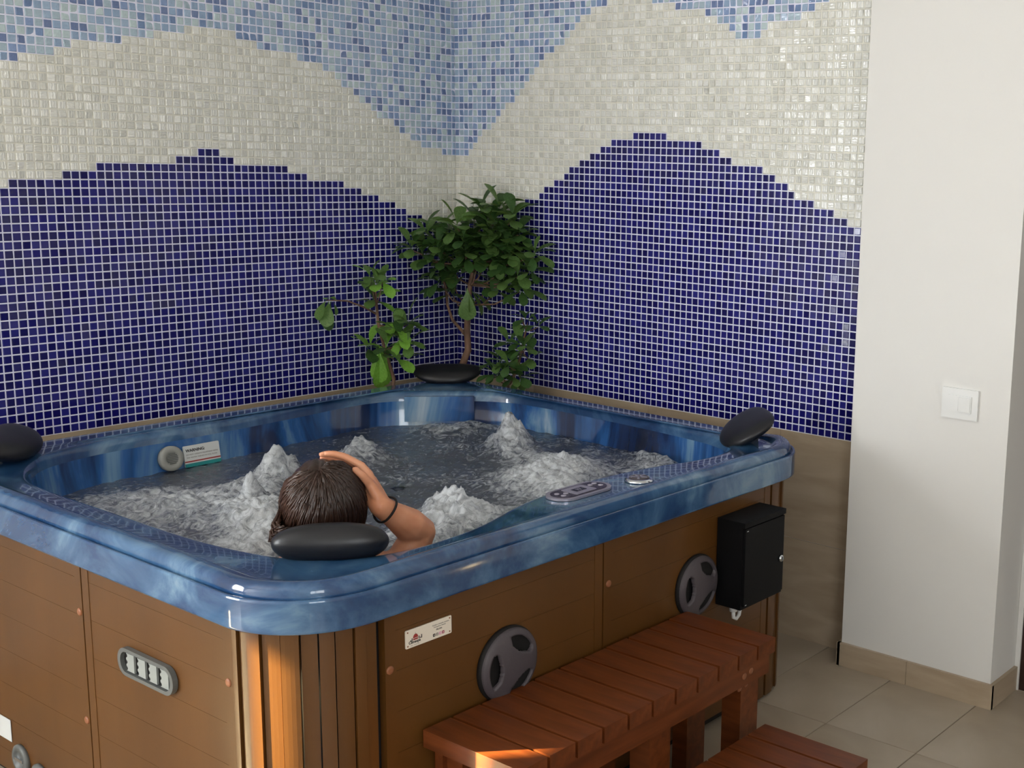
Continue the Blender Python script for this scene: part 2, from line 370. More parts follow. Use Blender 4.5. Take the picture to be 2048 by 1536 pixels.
# pillar, recess wall with the dark door
XP = -.107
pl = struct(obj('wall_pillar', B(XP, XR+.15, -2.535, -1.995, -.05, H), 'plaster', bev=.003), 'white plaster pillar right of the mosaic')
bb = struct(obj('baseboard_pillar', B(XP-.012, 0, -1.995, -1.983, 0, .08), 'stone', None), 'beige stone skirting around the pillar')
for a, b in ((-1.985, -2.246), (-2.2475, -2.547)): obj('skirting_tile', B(XP-.012, XP+.001, b, a, 0, .08), 'stone', bb, bev=.0015, seg=1)
obj('skirting_tile', B(XP-.0115, XR-.02, -2.547, -2.534, 0, .0795), 'stone', bb, bev=.0015, seg=1)
rc = struct(obj('wall_recess', B(XR-.01, XR+.15, YS, -2.53, -.05, H), 'plaster'), 'white wall behind the dark door')
dr = struct(obj('door_1', B(.084, .108, -3.45, -2.553, .0, 2.10), 'door', bev=.003), 'dark brown door at the right edge')
obj('door_frame', B(.078, .108, -2.5525, -2.536, 0, 2.14), 'plaster', dr); bm = bmesh.new(); cyl(bm, (.084, -3.37, 1.0), (XR-.1, -3.37, 1.0), .01); cyl(bm, (XR-.095, -3.37, 1.0), (XR-.095, -3.25, 1.0), .009); obj('door_handle', bm, 'chrome', dr)
# unseen sides of the room: west wall with the big window, south wall with the rear window
def holed_wall(name, axis, at, th, a0, a1, h0, h1, w0, w1, label):
    bm = bmesh.new()
    def bx(p, q, z0, z1):
        if q-p < .001 or z1-z0 < .001: return
        if axis == 'x': box(bm, at-th, at, p, q, z0, z1)
        else: box(bm, p, q, at-th, at, z0, z1)
    bx(a0, h0, -.05, H); bx(h1, a1, -.05, H); bx(h0, h1, -.05, w0); bx(h0, h1, w1, H)
    return struct(obj(name, bm, 'plaster'), label)
struct(obj('wall_west', B(XW-.2, XW, YS, .15, -.05, H), 'plaster'), 'plain white wall')
holed_wall('wall_south', 'y', YS, .2, XW-.2, 1.4, -5.6, -3.8, .95, 2.65, 'white wall behind the camera with a window')
struct(obj('wall_east', B(1.25, 1.4, YS, -2.5, -.05, H), 'plaster'))
def window(name, axis, at, h0, h1, w0, w1, nm, label):
    bm = bmesh.new()
    def bx(p, q, z0, z1):
        if axis == 'x': box(bm, at-.13, at-.07, p, q, z0, z1)
        else: box(bm, p, q, at-.13, at-.07, z0, z1)
    bx(h0, h0+.05, w0, w1); bx(h1-.05, h1, w0, w1); bx(h0, h1, w0, w0+.05); bx(h0, h1, w1-.05, w1)
    for i in range(1, nm): q = h0+(h1-h0)*i/nm; bx(q-.03, q+.03, w0, w1)
    f = struct(obj(name, bm, 'alu'), label)
    g = bmesh.new()
    if axis == 'x': box(g, at-.102, at-.098, h0+.04, h1-.04, w0+.04, w1-.04)
    else: box(g, h0+.04, h1-.04, at-.102, at-.098, w0+.04, w1-.04)
    obj('pane', g, 'glass', f)
blocker_bm = bmesh.new(); box(blocker_bm, WX0-.6, WX1+.3, .152, 1.0, -.015, .015, mtx=Matrix.Translation((0, 0, 2.53)) @ Matrix.Rotation(-.17, 4, 'X')); struct(obj('sun_blocker_1', blocker_bm, 'alu'), 'unseen white slab added outside the window to block the high sun')  # unseen slab, added so the high sun misses the tub rim
struct(obj('sun_blocker_2', B(WX0, -4.22, .1495, .158, WZ0, WZ1), 'blocker'), 'unseen white screen added to narrow the sun through the window')  # unseen screen, added to keep most direct sun off the floor
window('window_1', 'y', .15, WX0, WX1, WZ0, WZ1, 1, 'large white framed window')
window('window_2', 'y', YS, -5.6, -3.8, .95, 2.65, 2, 'white framed window behind the camera')

# light switch on the pillar
sw = thing('light_switch', 'white square rocker light switch on the white pillar', 'switch', (XP, -2.375, .95))
XS = XP
def rel(o): o.matrix_parent_inverse = o.parent.matrix_world.inverted()
bpy.context.view_layer.update()
o = obj('plate', B(-.009, 0, -.060, .060, -.047, .047), 'white_plastic', sw, bev=.004)
obj('bezel', B(-.012, -.008, -.040, .040, -.026, .026), 'white_plastic', sw, bev=.002)
obj('rocker', B(-.0155, -.011, -.036, .002, -.022, .022, mtx=Matrix.Rotation(.05, 4, 'Z')), 'white_plastic', sw, bev=.001)
obj('blank_module', B(-.0128, -.011, .003, .037, -.022, .022), 'white_plastic', sw, bev=.001)

# ------------------------------------------------------------------ the spa
spa = thing('hot_tub', 'blue marbled acrylic hot tub with brown panelled skirt', 'hot tub')
X0, X1, Y0, Y1, RC = -2.194, -.262, -1.977, -.238, .215
CT = Vector((-1.2, -1.08, 0))
def rr_point(ang, d):           # rounded rectangle hit from the centre
    x0, x1, y0, y1, r = X0+d, X1-d, Y0+d, Y1-d, max(.02, RC-d)
    dx, dy = math.cos(ang), math.sin(ang); best = 1e9
    for den, lim in ((dx, x1-CT.x), (dx, x0-CT.x), (dy, y1-CT.y), (dy, y0-CT.y)):
        if abs(den) > 1e-9:
            t = lim/den
            if t > 0: best = min(best, t)
    px, py = CT.x+dx*best, CT.y+dy*best
    cx = min(max(px, x0+r), x1-r); cy = min(max(py, y0+r), y1-r)
    if cx != px and cy != py:    # in a corner: solve circle
        ccx = x0+r if px < x0+r else x1-r; ccy = y0+r if py < y0+r else y1-r
        ox, oy = CT.x-ccx, CT.y-ccy; b = ox*dx+oy*dy; c = ox*ox+oy*oy-r*r; t = -b+math.sqrt(max(0, b*b-c)); px, py = CT.x+dx*t, CT.y+dy*t
    return Vector((px, py, 0))
INN = [(-1.05, -.345), (-1.42, -.37), (-1.66, -.365), (-1.80, -.385), (-1.93, -.44), (-2.035, -.60), (-2.05, -.80), (-2.042, -1.10), (-2.04, -1.30), (-2.03, -1.50), (-1.985, -1.69), (-1.89, -1.80), (-1.74, -1.835), (-1.60, -1.825), (-1.50, -1.80), (-1.36, -1.75), (-1.22, -1.725), (-1.02, -1.722), (-.84, -1.75), (-.70, -1.80), (-.56, -1.81), (-.45, -1.77), (-.385, -1.66), (-.36, -1.50), (-.335, -1.20), (-.325, -.90), (-.33, -.72), (-.37, -.60), (-.50, -.455), (-.63, -.33), (-.78, -.31)]
def chaikin(p, n):
    for _ in range(n):
        q = []
        for i in range(len(p)):
            a, b = p[i], p[(i+1) % len(p)]; q += [(a[0]*.75+b[0]*.25, a[1]*.75+b[1]*.25), (a[0]*.25+b[0]*.75, a[1]*.25+b[1]*.75)]
        p = q
    return p
INS = chaikin(INN, 3)
def in_radius(ang):
    dx, dy = math.cos(ang), math.sin(ang); best = 9
    n = len(INS)
    for i in range(n):
        ax, ay = INS[i][0]-CT.x, INS[i][1]-CT.y; bx, by = INS[(i+1) % n][0]-CT.x, INS[(i+1) % n][1]-CT.y
        ex, ey = bx-ax, by-ay; den = dx*ey-dy*ex
        if abs(den) < 1e-12: continue
        t = (ax*ey-ay*ex)/den; s = (ax*dy-ay*dx)/den
        if t > 0 and -1e-6 <= s <= 1+1e-6: best = min(best, t)
    return best
angs = []
for i in range(400): angs.append(2*PI*i/400)
for cx, cy in ((X0+RC, Y0+RC), (X1-RC, Y0+RC), (X1-RC, Y1-RC), (X0+RC, Y1-RC)):
    for i in range(13):
        a0 = {(-1, -1): PI, (1, -1): 1.5*PI, (1, 1): 0, (-1, 1): .5*PI}[(1 if cx > CT.x else -1, 1 if cy > CT.y else -1)]
        t = a0 + i/12*PI/2; px, py = cx+RC*math.cos(t), cy+RC*math.sin(t); angs.append(math.atan2(py-CT.y, px-CT.x) % (2*PI))
angs = sorted(set(round(a, 5) for a in angs)); NA = len(angs)
IR = [in_radius(a) for a in angs]
def ring_in(off, z): return [Vector((CT.x+math.cos(a)*(r-off), CT.y+math.sin(a)*(r-off), z)) for a, r in zip(angs, IR)]
def ring_out(d, z): return [Vector((p.x, p.y, z)) for p in (rr_point(a, d) for a in angs)]
def loft(name, rings, m, parent, close=None):
    V = [p for r in rings for p in r]; F = []
    for i in range(len(rings)-1):
        for k in range(NA): F.append((i*NA+k, i*NA+(k+1) % NA, (i+1)*NA+(k+1) % NA, (i+1)*NA+k))
    if close is not None:
        V.append(Vector(close)); b = (len(rings)-1)*NA
        for k in range(NA): F.append((b+k, b+(k+1) % NA, len(V)-1))
    return from_data(name, V, F, m, parent, True)
rim_prof = [(.03, .705), (.004, .706), (.0, .709), (.0, .713), (.0, .745), (.0, .771), (.0006, .7750), (.0022, .7775), (.0045, .7782), (.0075, .7778), (.0092, .7755), (.0100, .7712), (.0112, .7700), (.0130, .7702), (.0142, .7720), (.0148, .7800), (.0156, .7885), (.0180, .7955), (.0225, .8010), (.029, .8045), (.037, .8062), (.046, .8060), (.056, .8035), (.0635, .7985), (.069, .7920), (.0725, .7885), (.078, .7870), (.10, .786)]
def back(p):                   # the raised bead runs along the two front sides only and fades out at the back
    a = min(1, max(0, (p.y+1.86)/.14)) if p.x > X1-.2 else 0
    b = min(1, max(0, (p.x+2.12)/.14)) if p.y > Y1-.2 else 0
    return max(a, b)
rings = [ring_out(d, z) for d, z in rim_prof]
for r_ in rings:
    for v_ in r_:
        if v_.z > .7865: v_.z = .7865+(v_.z-.7865)*(1-back(v_))
ro, ri = ring_out(.115, .785), ring_in(-.025, .784)
rings.append([ (q if (q-CT).length > (p-CT).length else p) for q, p in zip(ro, ring_in(-.045, .785))])
for i, v in enumerate(rings[-2]):     # keep the bead outside the well where the deck is narrow
    pass
rings.append(ri)
for off, z in ((-.014, .783), (-.005, .780), (.001, .774), (.004, .765), (.007, .75)): rings.append(ring_in(off, z))
rim = loft('rim', rings, 'rim', spa)
brs = [ring_in(o, z) for o, z in ((.007, .75), (.010, .72), (.016, .68), (.03, .62), (.05, .54), (.075, .48), (.11, .455), (.2, .45), (.38, .45), (.42, .43), (.44, .25), (.47, .20))]
loft('basin', brs, 'basin', spa, (CT.x, CT.y, .19))
# recessed backrest plate at the far corner and seat jets
def place_on(o, x, y): return frame(o, x, y)
dgd = Vector((.13, -.125, 0)).normalized()
nrm = Vector((-.69, -.72, 0)).normalized()
bm = bmesh.new(); fm = frame(Vector((-.505, -.467, .722))+nrm*.006, dgd, (0, 0, 1))
box(bm, -.125, .125, -.045, .048, -.012, .012, mtx=fm); obj('backrest_plate', bm, 'basin', spa, True, bev=.009, seg=3)
# skirt: boards on the two visible faces, plain boards on the hidden faces
SK0, SK1 = .012, .735
XL, YF, XB, YB = -2.168, -1.951, -.288, -.264
loft('skirt_core', [ring_out(.049, SK0), ring_out(.049, .70), ring_out(.056, .70), ring_out(.056, SK0)], 'dark_hole', spa)
gz = [SK0+.03, .098, .192, .287, .382, .477, .570, .661, SK1]
def panel(face, a, b, stile=.03):
    def bb_(p, q, z0, z1, d0=0, d1=.02):
        return B(XL+d0, XL+d1, p, q, z0, z1) if face == 'L' else B(p, q, YF+d0, YF+d1, z0, z1)
    obj('panel_stile', bb_(a+.001, a+stile, SK0, SK1), 'skirt', spa, bev=.0012, seg=1)
    obj('panel_stile', bb_(b-stile, b-.001, SK0, SK1), 'skirt', spa, bev=.0012, seg=1)
    for z0, z1 in zip(gz, gz[1:]): obj('skirt_board', bb_(a+stile+.0002, b-stile-.0002, z0+.0003, z1-.0003, .0012, .02), 'skirt', spa, bev=.0024, seg=1)
panel('L', -1.752, -1.155); panel('L', -1.152, -.50)
panel('R', -1.945, -1.262); panel('R', -1.259, -.505)
for z0, z1 in zip(gz, gz[1:]):
    obj('back_board', B(XB-.015, XB, YF+.22, YB-.22, z0+.001, z1-.001), 'skirt', spa); obj('back_board', B(XL+.22, XB-.22, YB-.015, YB, z0+.001, z1-.001), 'skirt', spa)
def corner(cx, cy, r, a0, a1, n, pat):
    tot = sum(pat); t = a0
    for j, wgt in enumerate(pat):
        t1 = t + (a1-a0)*wgt/tot; bm = bmesh.new(); g = .008; dep = .0 if j % 2 == 0 else .006
        st = [(t+g)+(t1-t-2*g)*i/4 for i in range(5)]
        rows = []
        for s in st:
            c, sn = math.cos(s), math.sin(s)
            rows.append([bm.verts.new((cx+(r-d)*c, cy+(r-d)*sn, z)) for d, z in ((dep, SK0), (dep, SK1), (.022, SK1), (.022, SK0))])
        for p, q in zip(rows, rows[1:]):
            for i in range(4): bm.faces.new((p[i], p[(i+1) % 4], q[(i+1) % 4], q[i]))
        bm.faces.new(rows[0]); bm.faces.new(rows[-1][::-1])
        obj('corner_slat', bm, 'skirt', spa, bev=.0012, seg=1); t = t1
corner(XL+.205, YF+.205, .205, PI-.02, 1.5*PI+.02, 10, [.8, .8, 1, 1.3, 1.2, 1.1, 1.0, 1.2, .8, .9])
corner(XB-.205, YF+.205, .205, 1.5*PI-.02, 2*PI+.02, 10, [1.3, 1, .9, 1.1, 1.2, 1.1, 1.0, 1.2, 1])
corner(XB-.205, YB-.205, .205, 0, .5*PI, 6, [1]*6); corner(XL+.205, YB-.205, .205, .5*PI, PI, 6, [1]*6)
def cap(x, y, z, face):
    bm = bmesh.new(); d = Vector((-1, 0, 0)) if face == 'L' else Vector((0, -1, 0)); p = Vector((x, y, z))
    q = d.to_track_quat('Z', 'Y').to_matrix().to_4x4(); lathe(bm, [(.0095, -.002), (.0095, .001), (.008, .0026), (.004, .0032)], Matrix.Translation(p) @ q, 16); obj('screw_cap', bm, 'cap', spa)
for x, y, z, fc in ((XL, -1.138, .579, 'L'), (XL, -1.138, .309, 'L'), (XL, -1.735, .571, 'L'), (XL, -1.735, .30, 'L'), (-1.932, YF, .578, 'R'), (-1.932, YF, .30, 'R'), (-1.240, YF, .582, 'R'), (-1.240, YF, .30, 'R'), (-.525, YF, .10, 'R')): cap(x, y, z, fc)
def rect_outline(hw, hh, r, n=8):
    pts = []
    for cx, cy, a in ((hw-r, hh-r, 0), (-hw+r, hh-r, .5*PI), (-hw+r, -hh+r, PI), (hw-r, -hh+r, 1.5*PI)):
        for i in range(n+1): t = a+i/n*PI/2; pts.append((cx+r*math.cos(t), cy+r*math.sin(t)))
    return pts
def plate(bm, hw, hh, r, z0, z1, mtx, mi=0, inner=None):
    o_ = rect_outline(hw, hh, r)
    a = [bm.verts.new(mtx @ Vector((x, y, z0))) for x, y in o_]; b = [bm.verts.new(mtx @ Vector((x, y, z1))) for x, y in o_]; n = len(a)
    for i in range(n): bm.faces.new((a[i], a[(i+1) % n], b[(i+1) % n], b[i])).material_index = mi
    if inner:
        k = rect_outline(*inner); c = [bm.verts.new(mtx @ Vector((x, y, z1))) for x, y in k]; d = [bm.verts.new(mtx @ Vector((x, y, z0))) for x, y in k]
        for i in range(n):
            j = (i+1) % n; bm.faces.new((b[i], b[j], c[j], c[i])).material_index = mi; bm.faces.new((c[i], c[j], d[j], d[i])).material_index = mi
    else: bm.faces.new(b).material_index = mi; bm.faces.new(a[::-1]).material_index = mi
# oval vent with four louvres on the left face
FL = frame((XL, -1.431, .516), (0, -1, 0), (0, 0, 1))
vent = obj('vent', (lambda bm: (plate(bm, .112, .033, .032, 0, .012, FL, inner=(.101, .0245, .024)), bm)[1])(bmesh.new()), 'vent_frame', spa, bev=.002)
bm = bmesh.new(); plate(bm, .103, .026, .025, .0005, .002, FL); obj('vent_recess', bm, 'dark_hole', vent)
for i in range(4):
    bm = bmesh.new(); xo = -.086+i*.046
    prof = [(xo+.036, .021), (xo+.036, -.021)]
    for k in range(6): prof += [(xo+.004+(.005 if k % 2 else 0), -.021+k*.0075), (xo+.004+(0 if k % 2 else .005), -.021+k*.0075+.0035)]
    prof = [(x, max(-.021, min(.021, y))) for x, y in prof]
    prof = [(x*(1 if abs(x) < .09 else .98), y) for x, y in prof]
    a = [bm.verts.new(FL @ Vector((x, y, .003))) for x, y in prof]; b = [bm.verts.new(FL @ Vector((x, y, .008))) for x, y in prof]; n = len(a)
    bm.faces.new(b); bm.faces.new(a[::-1])
    for k in range(n): bm.faces.new((a[k], a[(k+1) % n], b[(k+1) % n], b[k]))
    obj('louvre', bm, 'vent_slat', vent)
# round three-hole rubber grilles on the right face
def wheel(x, z, r):
    fr = frame((x, YF, z), (1, 0, 0), (0, 0, 1)); bm = bmesh.new()
    lathe(bm, [(r*1.04, -.002), (r*1.04, .006), (r*.99, .013), (r*.9, .016), (r*.55, .010), (.001, .010)], fr, 48)
    g = obj('round_grille', bm, 'dark_hole', spa)
    # spoked cover with three holes
    bm = bmesh.new(); nr, ns = 22, 72
    def hgt(rr, t):
        b = .012+.020*math.sqrt(max(0, 1-(rr/1.0)**2)) if rr < .999 else .014
        return b
    V = {}
    for i in range(nr+1):
        for k in range(ns):
            rr = i/nr; t = 2*PI*k/ns
            V[i, k] = bm.verts.new(fr @ Vector((r*rr*math.cos(t), r*rr*math.sin(t), hgt(rr, t)))) if i else None
    c0 = bm.verts.new(fr @ Vector((0, 0, hgt(0, 0))))
    def hole(rr, t):
        for h in range(3):
            a = PI/2 - .55 + h*2*PI/3; u = rr*math.cos(t-a)-.62; v = rr*math.sin(t-a)
            if (u/.21)**2+(v/.46)**2 < 1: return True
        return False
    for k in range(ns): bm.faces.new((c0, V[1, k], V[1, (k+1) % ns]))
    for i in range(1, nr):
        for k in range(ns):
            if not hole((i+.5)/nr, 2*PI*(k+.5)/ns): bm.faces.new((V[i, k], V[i, (k+1) % ns], V[i+1, (k+1) % ns], V[i+1, k]))
    for v in list(bm.verts):
        if not v.link_faces: bm.verts.remove(v)
    es = [e for e in bm.edges if e.is_boundary]; ex = bmesh.ops.extrude_edge_only(bm, edges=es)
    for v in [q for q in ex['geom'] if isinstance(q, bmesh.types.BMVert)]: v.co.y += .012
    bmesh.ops.smooth_vert(bm, verts=[v for v in bm.verts if (Vector((v.co.x-x, 0, v.co.z-z)).length < r*.97)], factor=.5, use_axis_x=True, use_axis_y=False, use_axis_z=True)
    obj('grille_cover', bm, 'grey_plastic', g, True)
    return g
wheel(-1.598, .484, .088); wheel(-.872, .478, .087)
# drain fittings and a sticker low on the left face
for y, z in ((-.790, .098), (-.885, .075)):
    bm = bmesh.new(); fr = frame((XL, y, z), (0, -1, 0), (0, 0, 1)); lathe(bm, [(.040, -.002), (.040, .006), (.034, .010), (.026, .010), (.024, .004), (.001, .003)], fr, 32)
    d = obj('drain_fitting', bm, 'vent_frame', spa); bm = bmesh.new(); box(bm, -.02, .02, -.004, .004, .003, .010, mtx=fr); obj('drain_bar', bm, 'chrome', d)
o = obj('sticker', B(XL-.0012, XL, -.742, -.60, .13, .19), 'white_label', spa); o['label'] = 'small white sticker'
# branded plate with emblem, text lines and four small icons
PF = frame((-1.828, YF, .632), (1, 0, 0), (0, 0, 1))
bm = bmesh.new(); plate(bm, .0635, .0205, .003, 0, .0025, PF); np_ = obj('name_plate', bm, 'cream_label', spa); np_['label'] = 'cream name plate with a small emblem and text'
Z = lambda x, y, z=.0027: PF @ Matrix.Translation((x, y, z))
for x, y in ((-.058, .0155), (.058, .0155), (-.058, -.0155), (.058, -.0155)):
    bm = bmesh.new(); lathe(bm, [(.0018, .0025), (.0018, .0032)], PF @ Matrix.Translation((x, y, 0)), 10); obj('rivet', bm, 'cap', np_)
bm = bmesh.new()                                   # domed building emblem
def poly(bm, pts, z=.0028, mi=0):
    bm.faces.new([bm.verts.new(PF @ Vector((x, y, z))) for x, y in pts]).material_index = mi
poly(bm, [(-.037+.007*math.cos(t*PI/10), -.001+.009*math.sin(t*PI/10)) for t in range(11)], mi=1)
poly(bm, [(-.0375, .0078), (-.0365, .0078), (-.0368, .0115), (-.0372, .0115)], mi=0)
poly(bm, [(-.0435, -.0055), (-.0305, -.0055), (-.0305, -.002), (-.0435, -.002)], mi=1)
for i, (x, hgt_) in enumerate(((-.050, .003), (-.0465, .006), (-.0275, .0065), (-.0235, .003), (-.0205, .008))): poly(bm, [(x-.0012, -.006), (x+.0012, -.006), (x+.0012, -.006+hgt_), (x-.0012, -.006+hgt_)], z=.0029)
o = obj('emblem', bm, ('ink', 'ink_red'), np_)
text('emblem_word', 'Climaspa', .0088, Z(-.0555, -.0118), 'ink', np_, bold=.0002)
text('print_line', 'Gradimo vrhunske masazne', .0042, Z(.009, .0095), 'ink_grey', np_)
text('print_line', 'i kompaktne bazene', .0042, Z(.013, .0048), 'ink_grey', np_)
text('print_line', 'PRI.SPA', .0052, Z(.020, -.0022), 'ink', np_)
for x, m_, s_ in ((.014, 'ink', 'f'), (.0225, 'ink_grey', ''), (.031, 'ink_pink', ''), (.0395, 'ink_crimson', '')):
    bm = bmesh.new(); plate(bm, .0032, .0032, .0008, .0026, .0029, PF @ Matrix.Translation((x, -.0115, 0))); obj('icon', bm, m_, np_)
    bm = bmesh.new(); plate(bm, .0012, .0012, .0006, .0029, .0031, PF @ Matrix.Translation((x, -.0115, 0))); obj('icon_mark', bm, 'cream_label', np_)
text('print_line', 'S P A   C E N T A R', .0028, Z(-.050, -.0172), 'ink_grey', np_)
# yellow and white stickers on the right hand corner
def arc_patch(name, cx, cy, r, a0, a1, z0, z1, m, parent):
    bm = bmesh.new(); rows = []
    for i in range(7):
        t = a0+(a1-a0)*i/6; c, s = math.cos(t), math.sin(t); rows.append([bm.verts.new((cx+(r+d)*c, cy+(r+d)*s, z)) for d, z in ((.0006, z0), (.0006, z1), (-.0002, z1), (-.0002, z0))])
    for p, q in zip(rows, rows[1:]):
        for i in range(4): bm.faces.new((p[i], p[(i+1) % 4], q[(i+1) % 4], q[i]))
    bm.faces.new(rows[0]); bm.faces.new(rows[-1][::-1]); return obj(name, bm, m, parent)
cx_, cy_ = XB-.205, YF+.205
arc_patch('sticker', cx_, cy_, .2065, 5.55, 5.95, .315, .405, 'yellow_label', spa)['label'] = 'yellow warning sticker'
s2 = arc_patch('sticker', cx_, cy_, .2065, 5.52, 5.95, .225, .314, 'white_label', spa); s2['label'] = 'grey and white sticker'
arc_patch('sticker_mark', cx_, cy_, .2071, 5.60, 5.76, .262, .276, 'ink', s2)
arc_patch('sticker', cx_, cy_, .2067, 5.55, 5.95, .105, .224, 'cream_label', spa)['label'] = 'plain white sticker'
# control panel and air knob on the deck
CP = frame((-1.187, -1.797, .7858), (.985, -.0, .0), (0, 1, 0))
bm = bmesh.new(); plate(bm, .104, .047, .046, 0, .006, CP); cpn = obj('control_panel', bm, 'silver_plastic', spa, bev=.002); cpn['label'] = 'silver oval control panel with display'
bm = bmesh.new(); plate(bm, .092, .036, .035, .006, .0072, CP); obj('overlay', bm, 'screen', cpn)
bm = bmesh.new(); plate(bm, .040, .030, .006, .007, .0080, CP); obj('display_surround', bm, 'silver_plastic', cpn)
bm = bmesh.new(); plate(bm, .020, .012, .002, .008, .0084, CP); obj('display', bm, 'lcd', cpn)
text('display_digits', '37', .020, CP @ Matrix.Translation((-.011, -.007, .0085)), 'silver_plastic', cpn)
for x, y in ((-.072, .011), (-.072, -.013), (-.052, -.002), (.052, .008), (.072, .012), (.072, -.012)):
    bm = bmesh.new(); lathe(bm, [(.0075, .007), (.0070, .009), (.004, .0098)], CP @ Matrix.Translation((x, y, 0)), 16); obj('button', bm, 'silver_plastic', cpn)
KN = Matrix.Translation((-.990, -1.838, .7855))
bm = bmesh.new(); lathe(bm, [(.040, 0), (.040, .003), (.036, .008), (.031, .010), (.029, .007), (.001, .007)], KN, 40); kn = obj('air_knob', bm, 'chrome', spa)
bm = bmesh.new(); lathe(bm, [(.028, .006), (.027, .011), (.018, .0125), (.016, .0115), (.001, .0115)], KN, 32); obj('knob_cap', bm, 'grey_plastic', kn)
for i in range(5):
    bm = bmesh.new(); box(bm, .006, .024, -.003, .003, .0115, .0135, mtx=KN @ Matrix.Rotation(i*2*PI/5, 4, 'Z')); obj('knob_rib', bm, 'silver_plastic', kn)
# round lamp and warning label on the inner left wall
WT = Vector((0, -.985, .17)).normalized()          # wall leans outwards a little
SP = frame((-1.508, -.3985, .703), (1, 0, 0), (0, .16, .987))
bm = bmesh.new(); lathe(bm, [(.039, -.01), (.039, .003), (.036, .007), (.022, .0085), (.020, .006), (.001, .006)], SP, 40); sp_ = obj('round_grille_lamp', bm, 'lamp_white', spa); sp_['label'] = 'round grey grille on the inner wall'
for i in range(-3, 4):
    bm = bmesh.new(); h_ = math.sqrt(.018**2-(i*.005)**2); box(bm, -h_, h_, i*.005-.0012, i*.005+.0012, .006, .0085, mtx=SP); obj('grille_bar', bm, 'vent_frame', sp_)
LB = frame((-1.402, -.391, .697), (1, 0, .0), (0, .16, .987))
bm = bmesh.new(); plate(bm, .060, .0335, .004, -.004, .001, LB); lb = obj('warning_label', bm, 'white_label', spa)
text('print_line', 'WARNING:', .0125, LB @ Matrix.Translation((-.053, .014, .0012)), 'ink', lb, bold=.0004)
text('print_line', 'DO NOT OPERATE EQUIPMENT WITH', .0062, LB @ Matrix.Translation((-.053, .003, .0012)), 'ink_grey', lb)
text('print_line', 'THE WATER TURNED IN FULL FLOW', .0062, LB @ Matrix.Translation((-.053, -.006, .0012)), 'ink_grey', lb)
bm = bmesh.new(); box(bm, -.060, .060, -.0185, -.0145, .001, .0014, mtx=LB); obj('red_stripe', bm, 'ink_red', lb)
bm = bmesh.new(); box(bm, -.060, .060, -.0335, -.0225, .001, .0014, mtx=LB); obj('teal_stripe', bm, 'ink_teal', lb)

# ------------------------------------------------------------------ headrests: separate black cushions hooked over the rim
def headrest(name, cx, cy, ang, tilt, label, zc=.822, sc=1.0, name_near=False, cres=.35, curl=1.1, sy=1.0):
    # local x = across, y = towards the water, z = up
    root = thing(name, label, 'headrest', (cx, cy, .787), 'black headrest cushions at the corners of the tub')
    root.rotation_euler = (0, 0, ang)
    bm = bmesh.new(); nu, nv = 40, 24; V = {}
    for i in range(nu):
        for j in range(nv+1):
            t = 2*PI*i/nu; p = PI*j/nv - PI/2; ZH = .046 if name_near else .028
            cxx = math.copysign(abs(math.cos(p))**.8, math.cos(p))
            x = .128*cxx*math.copysign(abs(math.cos(t))**.85, math.cos(t)); y = .064*cxx*math.copysign(abs(math.sin(t))**.9, math.sin(t)); z = ZH*math.sin(p)
            y = y*sy - cres*x*x/.128 + .018; z += curl*x*x      # crescent, ends curl up
            V[i, j] = Vector((x*sc, y*sc, z*sc))
    R_ = Matrix.Translation((0, 0, zc-.787)) @ Matrix.Rotation(tilt, 4, 'X')
    vv = {}
    top = bm.verts.new(R_ @ V[0, nv]); bot = bm.verts.new(R_ @ V[0, 0])
    for i in range(nu):
        for j in range(1, nv): vv[i, j] = bm.verts.new(R_ @ V[i, j])
    for i in range(nu):
        k = (i+1) % nu
        bm.faces.new((bot, vv[k, 1], vv[i, 1])); bm.faces.new((top, vv[i, nv-1], vv[k, nv-1]))
        for j in range(1, nv-1): bm.faces.new((vv[i, j], vv[k, j], vv[k, j+1], vv[i, j+1]))
    obj('cushion', bm, 'black_foam', root, True)
    bm = bmesh.new(); mw = .075 if name_near else .032; box(bm, -mw, mw, -.018, .012, -.002, zc-.787-.004); obj('mount', bm, 'black_foam', root, bev=.006)
    return root
headrest('headrest', -1.922, -1.748, math.radians(-42), math.radians(-30), 'wet black headrest right behind the bather', .816, .96, True, .12, .0)
headrest('headrest', -.335, -.315, math.radians(135), math.radians(-18), 'black headrest below the tree in the far corner of the tub', .820, 1.02, cres=.18, curl=.25)
headrest('headrest', -.350, -1.762, math.radians(50), math.radians(-33), 'black headrest at the right corner of the tub beside the stone wall', .830, 1.0, cres=.12, curl=.2, sy=1.45)
headrest('headrest', -1.975, -.365, math.radians(225), math.radians(-20), 'black headrest at the left edge of the picture', .832, 1.15, cres=.12, curl=.2)

# ------------------------------------------------------------------ water
M['water'] = m = mat('bubbling_water', srgb(48, 58, 78), .10, trans=.75, ior=1.33)
at = N(m, 'ShaderNodeAttribute'); at.attribute_name = 'foam'
v = coords(m, (1, 1, 1)); n1 = N(m, 'ShaderNodeTexNoise'); n1.inputs['Scale'].default_value = 22; n1.inputs['Detail'].default_value = 9; n1.inputs['Roughness'].default_value = .68; n1.inputs['Distortion'].default_value = 2.2; L(m, v, n1.inputs['Vector'])
sb = N(m, 'ShaderNodeMath', operation='SUBTRACT'); sb.inputs[1].default_value = .5; L(m, n1.outputs[0], sb.inputs[0])
ml = N(m, 'ShaderNodeMath', operation='MULTIPLY_ADD'); ml.inputs[1].default_value = 3.6; L(m, sb.outputs[0], ml.inputs[0]); L(m, at.outputs['Fac'], ml.inputs[2])
mr = N(m, 'ShaderNodeMapRange'); mr.inputs['From Min'].default_value = .30; mr.inputs['From Max'].default_value = 1.55; mr.clamp = True; L(m, ml.outputs[0], mr.inputs[0])
